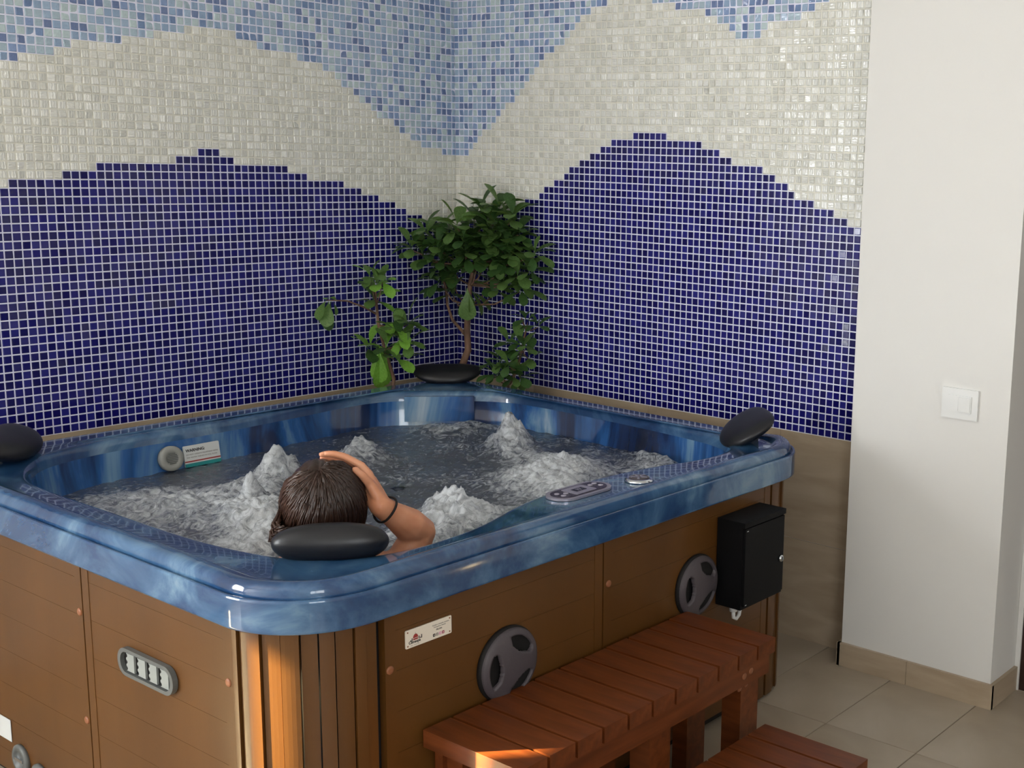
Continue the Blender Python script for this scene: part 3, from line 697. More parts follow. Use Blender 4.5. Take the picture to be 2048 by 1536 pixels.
fo = N(m, 'ShaderNodeBsdfPrincipled'); fo.inputs['Base Color'].default_value = srgb(206, 210, 214); fo.inputs['Roughness'].default_value = .35
BS(m).inputs['Base Color'].default_value = srgb(120, 136, 156)
dk = N(m, 'ShaderNodeBsdfPrincipled'); dk.inputs['Base Color'].default_value = srgb(40, 46, 62); dk.inputs['Roughness'].default_value = .08
m0 = N(m, 'ShaderNodeMixShader'); m0.inputs[0].default_value = .72; L(m, BS(m).outputs[0], m0.inputs[1]); L(m, dk.outputs[0], m0.inputs[2])
mx = N(m, 'ShaderNodeMixShader'); L(m, mr.outputs[0], mx.inputs[0]); L(m, m0.outputs[0], mx.inputs[1]); L(m, fo.outputs[0], mx.inputs[2]); L(m, mx.outputs[0], m.node_tree.nodes['Material Output'].inputs[0])
bp = N(m, 'ShaderNodeBump'); bp.inputs['Strength'].default_value = .7; bp.inputs['Distance'].default_value = .007; L(m, n1.outputs[0], bp.inputs['Height'])
for q in (BS(m), fo, dk): L(m, bp.outputs[0], q.inputs['Normal'])
ZW = .663
# (x, y, height, width, foam)
PL = [(-1.39, -.76, .088, .075, 1.2), (-1.47, -.83, .03, .10, .8), (-1.05, -.75, .062, .085, 1.1), (-1.14, -.73, .02, .10, .6), (-.59, -.93, .100, .060, 1.3), (-.64, -1.0, .045, .09, .9), (-.70, -1.10, .01, .09, .55), (-.58, -.60, .030, .12, .85), (-.45, -.62, .02, .07, .5),
      (-.80, -1.36, .035, .17, 1.25), (-.68, -1.25, .03, .14, 1.0), (-.95, -1.50, .030, .12, 1.2), (-.90, -1.32, .02, .15, .7), (-1.30, -1.42, .060, .085, 1.3), (-1.35, -1.52, .045, .10, 1.2), (-1.50, -1.52, .035, .13, 1.0), (-1.22, -1.55, .03, .11, .9),
      (-1.66, -1.08, .050, .12, 1.15), (-1.62, -.97, .075, .022, .6), (-1.72, -1.22, .03, .16, 1.1), (-1.85, -1.30, .02, .14, .9), (-1.72, -.70, .022, .17, .85), (-1.62, -.88, .03, .16, .8), (-1.86, -.88, .012, .15, .55), (-.40, -1.40, .030, .09, .9), (-.50, -1.50, .022, .10, .85), (-.62, -1.62, .02, .12, .8), (-.75, -.83, .012, .10, .5), (-1.10, -1.02, .008, .14, .35), (-.92, -.62, .008, .10, .35), (-1.85, -.62, .01, .12, .4), (-.42, -1.00, .01, .10, .5), (-.45, -1.20, .01, .08, .5)]
NRW = 190; AW = [2*PI*i/420 for i in range(420)]; RW = [in_radius(a)-.0185 for a in AW]
V = []; F = []; FO = []
def fbm(x, y, s, o, z=0.0):
    return noise.fractal(Vector((x*s, y*s, z)), 1.0, 2.0, o)
for i in range(1, NRW+1):
    t = (i/NRW)**.75
    for a, r in zip(AW, RW):
        x = CT.x+math.cos(a)*r*t; y = CT.y+math.sin(a)*r*t
        wx = fbm(x, y, 6, 2, 3.1)*.035; wy = fbm(x, y, 6, 2, 9.7)*.035
        h = .0045*fbm(x, y, 9, 3)+.0025*fbm(x, y, 34, 2, 5); fm_ = .0; e = 0
        n2 = fbm(x, y, 30, 3, 1.7); n3 = fbm(x, y, 75, 2, 4.2)
        for px, py, ph, pw, pf in PL:
            d2 = ((x+wx-px)**2+(y+wy-py)**2)/(pw*pw)
            if d2 < 6:
                g = math.exp(-d2*1.15); e += ph*g*(1+.34*n2+.10*n3); fm_ += pf*.80*math.exp(-d2*1.05)
        edge = min(1, (1-t)*18)
        h += e*(.25+.75*edge); h += .0022*n3*min(1, fm_)
        V.append((x, y, ZW+h)); FO.append(min(1.4, fm_*1.0+.10*fbm(x, y, 5, 3, 8)+.08))
NAW = 420
for i in range(NRW-1):
    for k in range(NAW): F.append((i*NAW+k, i*NAW+(k+1) % NAW, (i+1)*NAW+(k+1) % NAW, (i+1)*NAW+k))
V.append((CT.x, CT.y, ZW)); FO.append(.1)
for k in range(NAW): F.append((k, (k+1) % NAW, len(V)-1))
wat = from_data('water', V, F, 'water', None, True)
atr = wat.data.attributes.new('foam', 'FLOAT', 'POINT'); atr.data.foreach_set('value', FO)
tag(wat, 'dark bubbling water with white foam filling the hot tub', 'water'); wat['kind'] = 'stuff'
# ------------------------------------------------------------------ step bench (two tiers)
st = thing('step_bench', 'red brown slatted wooden step bench against the tub skirt', 'bench', (-1.4, -2.12, 0))
def wb(name, x0, x1, y0, y1, z0, z1, mname='wood', bev=.004, par=None):
    cx, cy, cz = (x0+x1)/2, (y0+y1)/2, (z0+z1)/2
    o = obj(name, B(x0-cx, x1-cx, y0-cy, y1-cy, z0-cz, z1-cz), mname, par or st, bev=bev, seg=2)
    o.location = (cx+1.4, cy+2.12, cz); return o
n = 11; bx0, bx1 = -1.865, -.925; pt = (bx1-bx0)/n
for i in range(n):
    q = wb('slat', bx0+i*pt+.004, bx0+(i+1)*pt-.004, -2.266, -1.966+random.uniform(-.003, 0), .381, .421+random.uniform(-.001, .001))
wb('apron', bx0+.03, bx1-.01, -2.252, -2.226, .320, .380, 'woodx'); wb('apron', bx0+.03, bx1-.01, -2.0, -1.975, .320, .380, 'woodx')
for x in (bx0+.04, bx1-.10, -1.40): wb('leg', x+.002, x+.082, -2.225, -2.165, .0, .379, 'wood'); 
for x in (bx0+.04, bx1-.10, -1.40): wb('leg', x+.002, x+.082, -2.05, -2.0, .0, .379, 'wood')
# lower tier
n2_ = 12
for i in range(n2_):
    x = -2.02+i*.0853
    wb('slat', x+.004, x+.0813, -2.60, -2.29, .170, .209)
wb('apron', -2.01, -1.01, -2.588, -2.562, .110, .169, 'woodx'); wb('apron', -2.01, -1.01, -2.325, -2.30, .110, .169, 'woodx')
for x in (-1.98, -1.50, -1.10): wb('leg', x, x+.08, -2.56, -2.50, 0, .169); wb('leg', x, x+.08, -2.385, -2.326, 0, .169)
for x in (bx1-.10+.003,): wb('side_rail', x, x+.079, -2.50, -2.226, .02, .08)
for x, z in ((-1.048, .347), (-1.018, .352), (-1.030, .300), (-1.002, .303)):
    bm = bmesh.new(); yy = -2.252 if z > .32 else -2.225
    lathe(bm, [(.0095, -.001), (.009, .0012), (.005, .0018)], frame((x+1.4, yy+2.12, z), (1, 0, 0), (0, 0, 1)), 18); obj('plug', bm, 'cap', st)

# ------------------------------------------------------------------ black lock box on the skirt's right end
lbx = thing('lock_box', 'black metal box with a round lock hung on the tub skirt', 'box', (-.670, YF, .525))
obj('case', B(-.105, .105, -.090, -.002, -.130, .130), 'black_metal', lbx, bev=.002)
obj('door', B(-.098, .100, -.097, -.0905, -.120, .110), 'black_metal', lbx, bev=.0015)
obj('hood', B(-.105, .105, -.0985, -.0905, .1145, .130), 'black_metal', lbx, bev=.0015)
bm = bmesh.new(); lathe(bm, [(.0105, 0), (.0105, .006), (.008, .009), (.001, .009)], frame((.082, -.097, -.018), (1, 0, 0), (0, 0, 1)), 24); lk = obj('lock', bm, 'chrome', lbx)
bm = bmesh.new(); box(bm, .0805, .0835, -.1068, -.106, -.024, -.012); obj('keyway', bm, 'ink', lk)
for z in (.104, -.116): obj('hinge_pin', B(-.094, -.086, -.0985, -.097, z-.0012, z+.0012), 'chrome', lbx)
bm = bmesh.new(); cyl(bm, (-.075, -.045, -.130), (-.075, -.045, -.150), .012); cyl(bm, (-.040, -.045, -.130), (-.040, -.045, -.146), .010)
tube(bm, [(-.075, -.045, -.150), (-.073, -.045, -.170), (-.060, -.045, -.178), (-.046, -.045, -.170), (-.040, -.045, -.146)], .006)
obj('cable_gland', bm, 'white_plastic', lbx)

# ------------------------------------------------------------------ plants
def leaf_mesh(mkey, ln=1.0, wd=.42, fold=.10, droop=.18):
    prof = [(0, .015), (.12, .05), (.30, .20), (.5, .36), (.68, .46), (.82, .46), (.93, .32), (1.0, .04)]
    V = []; F = []
    for i, (x, w_) in enumerate(prof):
        z = .04*math.sin(x*PI) - droop*x*x; hw = w_*wd
        V += [(x*ln, -hw*ln, (z+fold*hw*2)*ln), (x*ln, 0, z*ln), (x*ln, hw*ln, (z+fold*hw*2)*ln)]
    for i in range(len(prof)-1):
        a = i*3; F += [(a, a+3, a+4, a+1), (a+1, a+4, a+5, a+2)]
    me = bpy.data.meshes.new('leaf'); me.from_pydata(V, [], F); me.polygons.foreach_set('use_smooth', [True]*len(F)); me.materials.append(M[mkey]); return me
LM = [leaf_mesh('leaf0', wd=.52), leaf_mesh('leaf1', wd=.50), leaf_mesh('leaf0', wd=.42, droop=.3), leaf_mesh('leaf1', wd=.58, droop=.08), leaf_mesh('leaf2', wd=.56, droop=.25)]
pr = random.Random(21); leafn = [0]
def add_leaf(root, P, d, ln, me, roll=0):
    P = Vector(P); d = Vector(d).normalized()
    tip = P + d*ln
    if tip.x > -.012: d.x -= (tip.x+.012)/ln*1.1
    if tip.y > -.012: d.y -= (tip.y+.012)/ln*1.1
    d.normalize(); q = d.to_track_quat('X', 'Z').to_matrix().to_4x4()
    o = bpy.data.objects.new('leaf', me); C.objects.link(o); o.parent = root
    o.matrix_world = Matrix.Translation(P) @ q @ Matrix.Rotation(roll, 4, 'X') @ Matrix.Scale(ln, 4)
    mx_ = max((o.matrix_world @ v_.co).x for v_ in me.vertices); my_ = max((o.matrix_world @ v_.co).y for v_ in me.vertices)
    sh = Vector((min(0, -.008-mx_), min(0, -.008-my_), 0))
    if sh.length > 0: o.matrix_world = Matrix.Translation(sh) @ o.matrix_world
    leafn[0] += 1; return o
def rosette(root, P, axis, n, ln, pal):
    axis = Vector(axis).normalized(); a = axis.orthogonal().normalized(); b = axis.cross(a)
    ph = pr.random()*6.28
    for i in range(n):
        t = ph+i*2.4; el = .15+.75*i/n+pr.uniform(-.12, .12)
        d = (a*math.cos(t)+b*math.sin(t))*math.cos(el)+axis*math.sin(el)
        add_leaf(root, Vector(P)+axis*.004*i, d, ln*pr.uniform(.75, 1.15), LM[pr.choice(pal)], pr.uniform(-.3, .3))
MAIN = [(-0.12, -0.279, 1.47), (-0.108, -0.216, 1.414), (-0.07, -0.341, 1.482), (-0.081, -0.44, 1.444), (-0.07, -0.47, 1.378), (-0.095, -0.399, 1.384), (-0.222, -0.228, 1.397), (-0.182, -0.073, 1.344), (-0.275, -0.085, 1.355), (-0.353, -0.073, 1.291), (-0.288, -0.078, 1.249), (-0.229, -0.104, 1.292), (-0.17, -0.092, 1.229), (-0.163, -0.189, 1.319), (-0.104, -0.211, 1.35), (-0.134, -0.328, 1.342), (-0.08, -0.341, 1.282), (-0.076, -0.448, 1.289), (-0.072, -0.567, 1.282), (-0.079, -0.546, 1.209), (-0.082, -0.468, 1.174), (-0.117, -0.422, 1.211), (-0.073, -0.29, 1.128), (-0.08, -0.34, 1.103), (-0.161, -0.285, 1.203), (-0.214, -0.274, 1.273), (-0.165, -0.115, 1.15), (-0.242, -0.138, 1.127), (-0.072, -0.485, 1.115), (-0.083, -0.273, 1.238), (-0.163, -0.126, 1.07), (-0.072, -0.416, 1.326), (-0.082, -0.317, 1.428), (-0.125, -0.116, 1.259)]
TRUNK = [(-.14, -.15, .30), (-.15, -.17, .60), (-.175, -.205, .74), (-0.190, -0.232, 0.806), (-0.172, -0.254, 0.882), (-0.164, -0.24, 0.96), (-0.149, -0.231, 1.058), (-0.134, -0.227, 1.137), (-0.115, -0.23, 1.216), (-0.091, -0.239, 1.296)]
def pot(root, x, y, r, h):
    bm = bmesh.new(); mt = Matrix.Translation((x, y, 0)); lathe(bm, [(r*.72, 0), (r*.98, h*.85), (r, h*.86), (r, h), (r*.9, h), (r*.88, h*.93), (.001, h*.93)], mt, 28); p = obj('pot', bm, 'pot', root)
    bm = bmesh.new(); lathe(bm, [(r*.87, h*.92), (r*.8, h*.95), (.001, h*.96)], mt, 20); obj('soil', bm, 'soil', p)
tree = thing('potted_tree', 'tall leafy green tree with a bare brown trunk in the mosaic corner', 'plant')
pot(tree, -.13, -.13, .10, .30)
bm = bmesh.new(); tube(bm, TRUNK, [.017, .016, .015, .0145, .014, .013, .0115, .010, .008, .005]); tr_ = obj('trunk', bm, 'bark', tree)
BR = [(-0.165, -0.240, 0.935), (-0.179, -0.172, 0.995), (-0.183, -0.148, 1.053), (-0.177, -0.134, 1.122), (-0.183, -0.107, 1.181)]
bm = bmesh.new(); tube(bm, BR, [.007, .006, .0055, .005, .003], 8); obj('branch', bm, 'bark', tree)
TK = [Vector(p) for p in TRUNK[6:]]
CC = Vector((-.135, -.30, 1.26)); extra = []
for k, P in enumerate(MAIN):
    P = CC+(Vector(P)-CC)*.84; P.z -= .012; src = min(TK[:3] if P.z < 1.2 else TK, key=lambda q: (q-P).length + (9 if q.z > P.z-.02 and q != TK[0] else 0))
    mid = (src+P)/2+Vector((pr.uniform(-.02, .0), pr.uniform(-.02, .0), -.02))
    bm = bmesh.new(); tube(bm, [src, mid, P], [.0045, .0032, .002], 6); obj('twig', bm, 'bark', tree)
    ax = (P-Vector((-.15, -.25, 1.05))).normalized()*.6+Vector((-.35, -.35, .35))
    rosette(tree, P, ax, 8, .098, [0, 0, 1, 1, 2, 3])
    if k % 4 != 3: extra.append((CC+(P-CC)*.62+Vector((pr.uniform(-.03, .03), pr.uniform(-.03, .03), pr.uniform(-.04, .03))), ax))
# leaves past the first three hundred: joined into one part
before = set(C.objects)
for P, ax in extra: rosette(tree, P, ax+Vector((pr.uniform(-.4, .4), pr.uniform(-.4, .4), pr.uniform(-.5, .2))), 8, .095, [0, 0, 1, 2, 3])
bm = bmesh.new(); lm_ = ['leaf0', 'leaf1']
for o in [q for q in C.objects if q not in before]:
    n0 = len(bm.verts); nf = len(bm.faces); bm.from_mesh(o.data); bm.verts.ensure_lookup_table(); bm.faces.ensure_lookup_table()
    for v_ in bm.verts[n0:]: v_.co = o.matrix_world @ v_.co
    mi_ = 0 if o.data.materials[0] == M['leaf0'] else 1
    for f_ in bm.faces[nf:]: f_.material_index = mi_
    bpy.data.objects.remove(o)
me = bpy.data.meshes.new('inner_foliage'); bm.to_mesh(me); bm.free(); o = link_mesh('inner_foliage', me, tree, lm_); o['kind'] = 'stuff'
for P, d, ln in (((-.17, -.25, 1.13), (-.05, -.05, -1), .13), ((-.165, -.255, 1.13), (.25, -.35, -.8), .12), ((-.16, -.26, 1.12), (.35, -.6, -.6), .11), ((-.165, -.25, 1.12), (.05, -.2, -1), .09)):
    add_leaf(tree, P, d, ln, LM[3])
LEFT = [(-0.529, -0.147, 1.146), (-0.535, -0.121, 1.182), (-0.506, -0.157, 1.165), (-0.499, -0.087, 1.082), (-0.68, -0.074, 1.1), (-0.712, -0.085, 1.06), (-0.487, -0.2, 0.986), (-0.527, -0.189, 0.912), (-0.477, -0.215, 0.948), (-0.447, -0.225, 0.931), (-0.537, -0.098, 0.903), (-0.48, -0.188, 0.868), (-0.437, -0.212, 1.0)]
shl = thing('potted_shrub', 'small leafy shrub left of the tree with one big bright leaf', 'plant')
pot(shl, -.50, -.12, .09, .28)
bm = bmesh.new(); tube(bm, [(-.50, -.12, .26), (-.50, -.15, .60), (-.497, -.19, .74), (-0.497, -0.2, 0.80), (-0.513, -0.171, 0.909), (-0.515, -0.139, 1.001), (-0.509, -0.123, 1.076), (-0.512, -0.118, 1.14)], [.008, .0075, .007, .007, .006, .0055, .005, .003], 8); obj('stem', bm, 'bark', shl)
bm = bmesh.new(); tube(bm, [(-0.513, -0.127, 1.042), (-0.54, -0.085, 1.068), (-0.608, -0.08, 1.095), (-0.70, -0.078, 1.105)], [.0045, .004, .003, .002], 6); obj('branch', bm, 'bark', shl)
SL = [Vector(p) for p in ((-0.497, -0.2, 0.80), (-0.513, -0.171, 0.909), (-0.515, -0.139, 1.001), (-0.509, -0.123, 1.076))]
for k, P in enumerate(LEFT):
    P = Vector(P)
    if k not in (4, 5):
        src = min(SL, key=lambda q: (q-P).length); bm = bmesh.new(); tube(bm, [src, (src+P)/2+Vector((0, 0, -.008)), P], [.003, .0025, .0018], 6); obj('twig', bm, 'bark', shl)
    if k in (4, 5): continue
    rosette(shl, P, (-.3+pr.uniform(-.3, .3), -.5, .5), pr.choice([6, 7, 7]), .092 if k > 2 else .075, [1, 1, 3, 0, 4])
for P, d, ln, me in (((-.655, -.08, 1.10), (-.55, -.2, .25), .075, 4), ((-.69, -.08, 1.10), (-.35, -.3, -.8), .10, 3), ((-.70, -.078, 1.105), (-.6, -.2, -.6), .085, 1), ((-.67, -.08, 1.095), (.1, -.2, -.9), .05, 3), ((-.68, -.08, 1.10), (-.3, -.1, -.9), .11, 0), ((-.535, -.165, .93), (.02, -.20, -1.0), .165, 4), ((-.535, -.165, .92), (-.18, -.15, -.8), .13, 4)):
    o = add_leaf(shl, P, d, ln, LM[me], roll=0 if me != 4 else .2)
RIGHT = [(-0.135, -0.508, 0.926), (-0.155, -0.555, 0.914), (-0.11, -0.536, 0.867), (-0.141, -0.459, 0.921), (-0.094, -0.507, 1.011), (-0.093, -0.561, 0.997), (-0.215, -0.494, 0.812), (-0.165, -0.5, 0.793), (-0.164, -0.54, 0.800), (-0.224, -0.458, 0.81), (-0.203, -0.522, 0.847), (-0.179, -0.442, 0.854)]
shr = thing('potted_shrub', 'low dark leafy shrub behind the tub right of the tree', 'plant')
pot(shr, -.12, -.50, .09, .28)
bm = bmesh.new(); tube(bm, [(-.12, -.50, .26), (-.14, -.49, .60), (-0.18, -0.485, 0.768), (-0.156, -0.515, 0.831), (-0.137, -0.518, 0.908), (-0.117, -0.522, 0.985), (-0.12, -0.50, 1.03)], [.007, .0065, .006, .0055, .005, .004, .003], 8); obj('stem', bm, 'bark', shr)
SR = [Vector(p) for p in ((-0.18, -0.485, 0.768), (-0.156, -0.515, 0.831), (-0.137, -0.518, 0.908), (-0.117, -0.522, 0.985))]
for k, P in enumerate(RIGHT):
    P = Vector(P); src = min(SR, key=lambda q: (q-P).length); bm = bmesh.new(); tube(bm, [src, (src+P)/2+Vector((0, 0, -.006)), P], [.003, .0024, .0018], 6); obj('twig', bm, 'bark', shr)
    rosette(shr, P, (-.4, -.3+pr.uniform(-.3, .3), .45), pr.choice([6, 7]), .080 if k not in (4, 5) else .062, [0, 0, 1, 0, 3] if k not in (4, 5) else [0, 0, 2])
add_leaf(shr, (-.135, -.50, .93), (-.2, .6, .35), .05, LM[4])

# ------------------------------------------------------------------ the bather
F_ = Vector((.66, .75, 0)).normalized(); R_ = Vector((F_.y, -F_.x, 0)); U_ = Vector((0, 0, 1))
HC = Vector((-1.812, -1.575, .842))
def W(f_, r_, u_, o=HC): return o+F_*f_+R_*r_+U_*u_
def body_union(name, chains, blobs, vox, m, parent, smooth_it=4):
    bm = bmesh.new()
    for ch in chains:            # tapered capsules
        for (p, r), (q, s) in zip(ch, ch[1:]):
            p = Vector(p); q = Vector(q); n_ = max(2, int((q-p).length/(min(r, s)*.45))+1)
            for i in range(n_+1):
                t = i/n_; bmesh.ops.create_icosphere(bm, subdivisions=2, radius=r+(s-r)*t, matrix=Matrix.Translation(p.lerp(q, t)))
    for c, rx, mt in blobs:
        bmesh.ops.create_icosphere(bm, subdivisions=3, radius=1, matrix=Matrix.Translation(c) @ mt @ Matrix.Diagonal((rx[0], rx[1], rx[2], 1)))
    me = bpy.data.meshes.new(name); bm.to_mesh(me); bm.free(); o = bpy.data.objects.new(name, me); C.objects.link(o)
    md = o.modifiers.new('r', 'REMESH'); md.mode = 'VOXEL'; md.voxel_size = vox; md.use_smooth_shade = True
    sm = o.modifiers.new('s', 'SMOOTH'); sm.factor = .5; sm.iterations = smooth_it
    dg = bpy.context.evaluated_depsgraph_get(); m2 = bpy.data.meshes.new_from_object(o.evaluated_get(dg)); bpy.data.objects.remove(o)
    m2.polygons.foreach_set('use_smooth', [True]*len(m2.polygons)); return link_mesh(name, m2, parent, (m,))
per = thing('person', 'dark haired bather seen from behind with right hand on the head', 'person', (-1.62, -1.36, .45))
FR = Matrix(((R_.x, F_.x, 0, 0), (R_.y, F_.y, 0, 0), (0, 0, 1, 0), (0, 0, 0, 1)))       # local x right, y forward, z up
TB = Matrix.Rotation(math.radians(32), 4, 'X')      # head leans back
HM = Matrix.Translation(HC) @ FR @ TB
def hd(x, y, z): return HM @ Vector((x, y, z))
# joints
neck = HC+F_*.03+U_*(-.10); chest = HC+F_*.13+U_*(-.30); pelv = HC+F_*.30+U_*(-.335)
pelv.z = .53; chest.z = .555; neck.z = .735
shR = neck+R_*.165+F_*.02; shR.z = .655; shL = neck-R_*.165+F_*.04; shL.z = .635
elR = Vector((-1.600, -1.655, .745)); wrR = Vector((-1.722, -1.664, .838))
elL = shL+F_*.20-R_*.10; elL.z = .56; wrL = elL+F_*.22+R_*.02; wrL.z = .60
hipR = pelv+R_*.09; hipL = pelv-R_*.09
knR = hipR+F_*.42+R_*.06; knR.z = .605; knL = hipL+F_*.42-R_*.04; knL.z = .59
anR = knR+F_*.26; anR.z = .30; anL = knL+F_*.26; anL.z = .30
toR = anR+F_*.17; toR.z = .265; toL = anL+F_*.17; toL.z = .265
chains = [[(neck-U_*.02, .056), (HC-U_*.05+F_*.01, .054)], [(pelv, .125), (pelv.lerp(chest, .5), .105), (chest, .118), (neck-U_*.09+F_*.015, .085), (neck, .055)],
          [(neck-U_*.07, .06), (shR, .052)], [(neck-U_*.07, .06), (shL, .052)], [(shR, .052), (shR.lerp(elR, .5), .045), (elR, .040)], [(elR, .040), (elR.lerp(wrR, .25), .043), (elR.lerp(wrR, .7), .031), (wrR, .0265)],
          [(shL, .052), (elL, .039), (elL.lerp(wrL, .3), .038), (wrL, .026)],
          [(hipR, .098), (hipR.lerp(knR, .5), .080), (knR, .058)], [(knR, .058), (knR.lerp(anR, .35), .055), (anR, .036), (toR, .028)],
          [(hipL, .098), (hipL.lerp(knL, .5), .080), (knL, .058)], [(knL, .058), (knL.lerp(anL, .35), .055), (anL, .036), (toL, .028)],
          [(chest+R_*.06, .10), (neck+R_*.09-U_*.09, .07)], [(chest-R_*.06, .10), (neck-R_*.09-U_*.09, .07)]]
# right hand lying over the right side and the crown: palm then five fingers
top = hd(-.005, -.02, .125)
pc = HC+(R_*.81+F_*.34+U_*.34).normalized()*.112     # palm centre on the right front side of the head
hdir = ((HC+F_*.055-R_*.01+U_*.115)-pc).normalized()
side = hdir.cross((pc-HC).normalized()).normalized()
surf = (pc-HC).normalized()
chains.append([(wrR, .0265), (wrR.lerp(pc, .5), .026), (pc, .024)])
def on_head(p, lift):             # push a point on to the hair surface
    l = HM.inverted() @ Vector(p); s = Vector((l.x/.098, l.y/.112, l.z/.122)); k = s.length; l = l/k
    n__ = Vector((l.x/.098**2, l.y/.112**2, l.z/.122**2)).normalized(); return HM @ (l+n__*lift)
for k, off, ln_, r_ in ((0, -.032, .078, .0085), (1, -.011, .088, .009), (2, .011, .083, .0088), (3, .031, .066, .0078)):
    b0 = on_head(pc+side*off*1.0+hdir*.015, .017); kn_ = on_head(pc+side*off*1.05+hdir*.040, .016)
    m1 = on_head(pc+side*off*1.15+hdir*(.040+ln_*.45), .009); m2_ = on_head(pc+side*off*1.2+hdir*(.040+ln_*.78), .006); tp = on_head(pc+side*off*1.2+hdir*(.040+ln_), .004)
    chains.append([(wrR.lerp(pc, .55)+side*off*.4, .019), (b0, .0135), (kn_, .0105)]); chains.append([(kn_, .0105), (m1, r_+.0006), (m2_, r_), (tp, r_-.0014)])
sgn = -1
th0 = wrR.lerp(pc, .35)+side*sgn*.022; th1 = on_head(pc+side*sgn*.055-hdir*.010, .014); th2 = on_head(pc+side*sgn*.075+hdir*.020, .011); th3 = on_head(pc+side*sgn*.080+hdir*.040, .008)
chains.append([(th0, .015), (th1, .0115), (th2, .010), (th3, .0085)])
blobs = [(hd(0, 0, .0), (.078, .096, .112), HM.to_3x3().to_4x4()), (hd(0, .035, -.055), (.060, .062, .060), HM.to_3x3().to_4x4()), (hd(0, .105, -.012), (.010, .013, .014), HM.to_3x3().to_4x4()), (hd(0, .097, .012), (.008, .010, .026), HM.to_3x3().to_4x4()),
         (hd(.0, .092, -.078), (.022, .014, .014), HM.to_3x3().to_4x4()), (hd(.0, .096, -.047), (.024, .010, .006), HM.to_3x3().to_4x4()), (hd(.0, .095, -.056), (.021, .010, .006), HM.to_3x3().to_4x4()),
         (hd(.078, -.005, -.012), (.008, .018, .030), HM.to_3x3().to_4x4()), (hd(-.078, -.005, -.012), (.008, .018, .030), HM.to_3x3().to_4x4())]
body_union('body', chains, blobs, .0042, 'skin', per, 3)
bpy.context.view_layer.update()
per_inv = Matrix.Translation((1.62, 1.36, -.45))
per.location = (-1.62, -1.36, .45)
PARTS_P = [o for o in C.objects if o.parent == per]
for s_ in (-1, 1):
    bm = bmesh.new(); bmesh.ops.create_uvsphere(bm, u_segments=20, v_segments=14, radius=.0115, matrix=Matrix.Translation(hd(s_*.031, .0775, .012))); obj('eye', bm, 'white_plastic', per, True)
    bm = bmesh.new(); bmesh.ops.create_uvsphere(bm, u_segments=14, v_segments=10, radius=.0055, matrix=Matrix.Translation(hd(s_*.031, .0850, .012))); obj('iris', bm, 'hair', per, True)
    bm = bmesh.new(); tube(bm, [hd(s_*.016, .099, .032), hd(s_*.032, .098, .038), hd(s_*.050, .086, .033)], [.003, .0035, .002], 6); obj('eyebrow', bm, 'hair', per)
bm = bmesh.new(); tube(bm, [hd(-.022, .101, -.052), hd(0, .107, -.051), hd(.022, .101, -.052)], [.002, .0045, .002], 8); o = obj('lips', bm, mat('lips', srgb(170, 84, 76), .4) and 'skin', per)
# hair: a cap of strands over the skull, swept down the left side to the wet ends by the headrest
hair_root = None
bm = bmesh.new()
bmesh.ops.create_uvsphere(bm, u_segments=56, v_segments=36, radius=1, matrix=Matrix.Identity(4))
for v_ in list(bm.verts):
    x, y, z = v_.co
    if y > .45 and z < .55 or (z < -.55 and y > -.2): bm.verts.remove(v_); continue
for v_ in bm.verts:
    x, y, z = v_.co; n4 = noise.fractal(Vector((x*2.2, y*2.2+4, z*1.2)), 1, 2, 3)
    k = 1+.045*n4+.018*math.sin(math.atan2(z+.2, x)*26+3*n4)
    l = Vector((x*.091*k, y*.106*k-.004, z*.119*k)); 
    if z < 0: l.x *= 1+.10*min(1, -z*1.5)
    v_.co = HM @ l
hair = obj('hair', bm, 'hair', per, True)
hr = random.Random(4)
def lock_(pts, r0, r1=.0005, sg=5):
    n_ = len(pts); return pts, [r0+(r1-r0)*(i/(n_-1))**1.4 for i in range(n_)], sg
bm = bmesh.new()
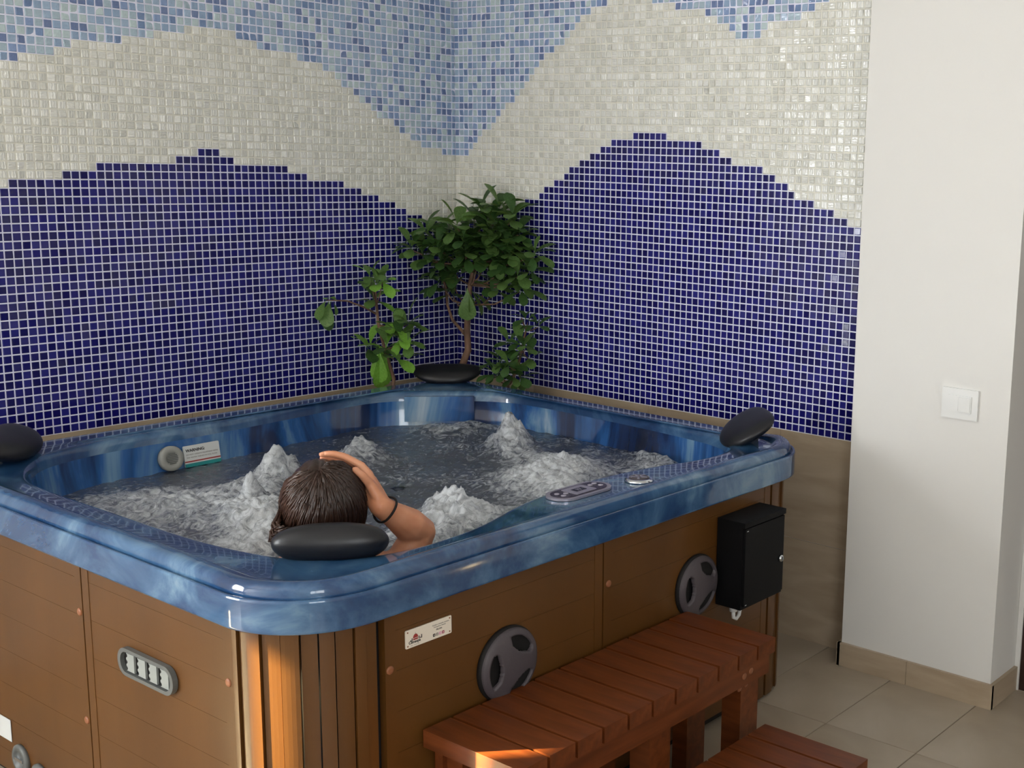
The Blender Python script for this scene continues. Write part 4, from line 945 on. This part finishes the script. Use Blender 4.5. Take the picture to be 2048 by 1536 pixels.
# strands following the skull from the crown down the back and left
for i in range(620):
    a = hr.uniform(-PI*1.02, PI*.30); st_ = hr.uniform(.02, .85); pts = []
    crown = Vector((.012, .02, 1.0))
    sw = -.55+hr.uniform(-.25, .35); ln_ = hr.uniform(.8, 1.9)
    for k in range(7):
        t = st_+k/6*ln_; az = a+sw*(t-st_)*.55
        d_ = Vector((math.sin(t)*math.cos(az), math.sin(t)*math.sin(az), math.cos(t)))
        if d_.y > .40 and d_.z < .5: break
        if d_.z < -.50: break
        k_ = 1.03+.03*math.sin(t*5+i*1.7)+hr.uniform(-.004, .010)
        pts.append(HM @ Vector((d_.x*.092*k_, d_.y*.107*k_-.004, d_.z*.120*k_)))
    if len(pts) > 3:
        p_, r__, s__ = lock_(pts, hr.uniform(.0012, .0034)); tube(bm, p_, r__, s__)
# wet ends hanging at the left beside the headrest
LE = HC-R_*.085+F_*-.03
for i in range(90):
    s = hr.uniform(-.5, .5); st0 = HM @ (Vector((-.092+.006*hr.random(), -.02-.05*hr.random(), .03-.05*hr.random())))
    e = Vector((-1.945, -1.618, .800))+R_*hr.gauss(0, .008)+F_*hr.gauss(0, .008)+U_*hr.uniform(-.012, .035)
    m1 = st0.lerp(e, .4)-R_*(.018+.008*s)-U_*.012; m2_ = st0.lerp(e, .75)-R_*(.016+.006*s)-U_*.012
    p_, r__, s__ = lock_([st0, m1, m2_, e], hr.uniform(.002, .0042), .0008); tube(bm, p_, r__, s__)
for i in range(7):
    e0 = Vector((-1.945, -1.618, .800))+R_*hr.gauss(0, .006)+F_*hr.gauss(0, .006); tube(bm, [e0, e0-U_*.02-R_*.006, e0-U_*.038+R_*hr.uniform(-.004, .010)], [.0026, .002, .0006], 5)
st_o = obj('hair_strands', bm, 'hair', hair); st_o['kind'] = 'stuff'
# black hair tie on the wrist
wd_ = (elR-wrR).normalized(); wc = wrR+wd_*.018
a = wd_.orthogonal().normalized(); b = wd_.cross(a); bm = bmesh.new()
ring = [wc+(a*math.cos(2*PI*i/32)+b*math.sin(2*PI*i/32))*.0325+wd_*.004*math.sin(4*PI*i/32) for i in range(33)]
tube(bm, ring, .0028, 8); obj('hair_tie', bm, 'hairtie', per)
# child parts of the person were written in world space: bring them under the person's origin
for o in [q for q in C.objects if q.parent == per]: o.matrix_parent_inverse = per_inv
# same for things whose parts were written in world space around a displaced origin
bpy.context.view_layer.update()
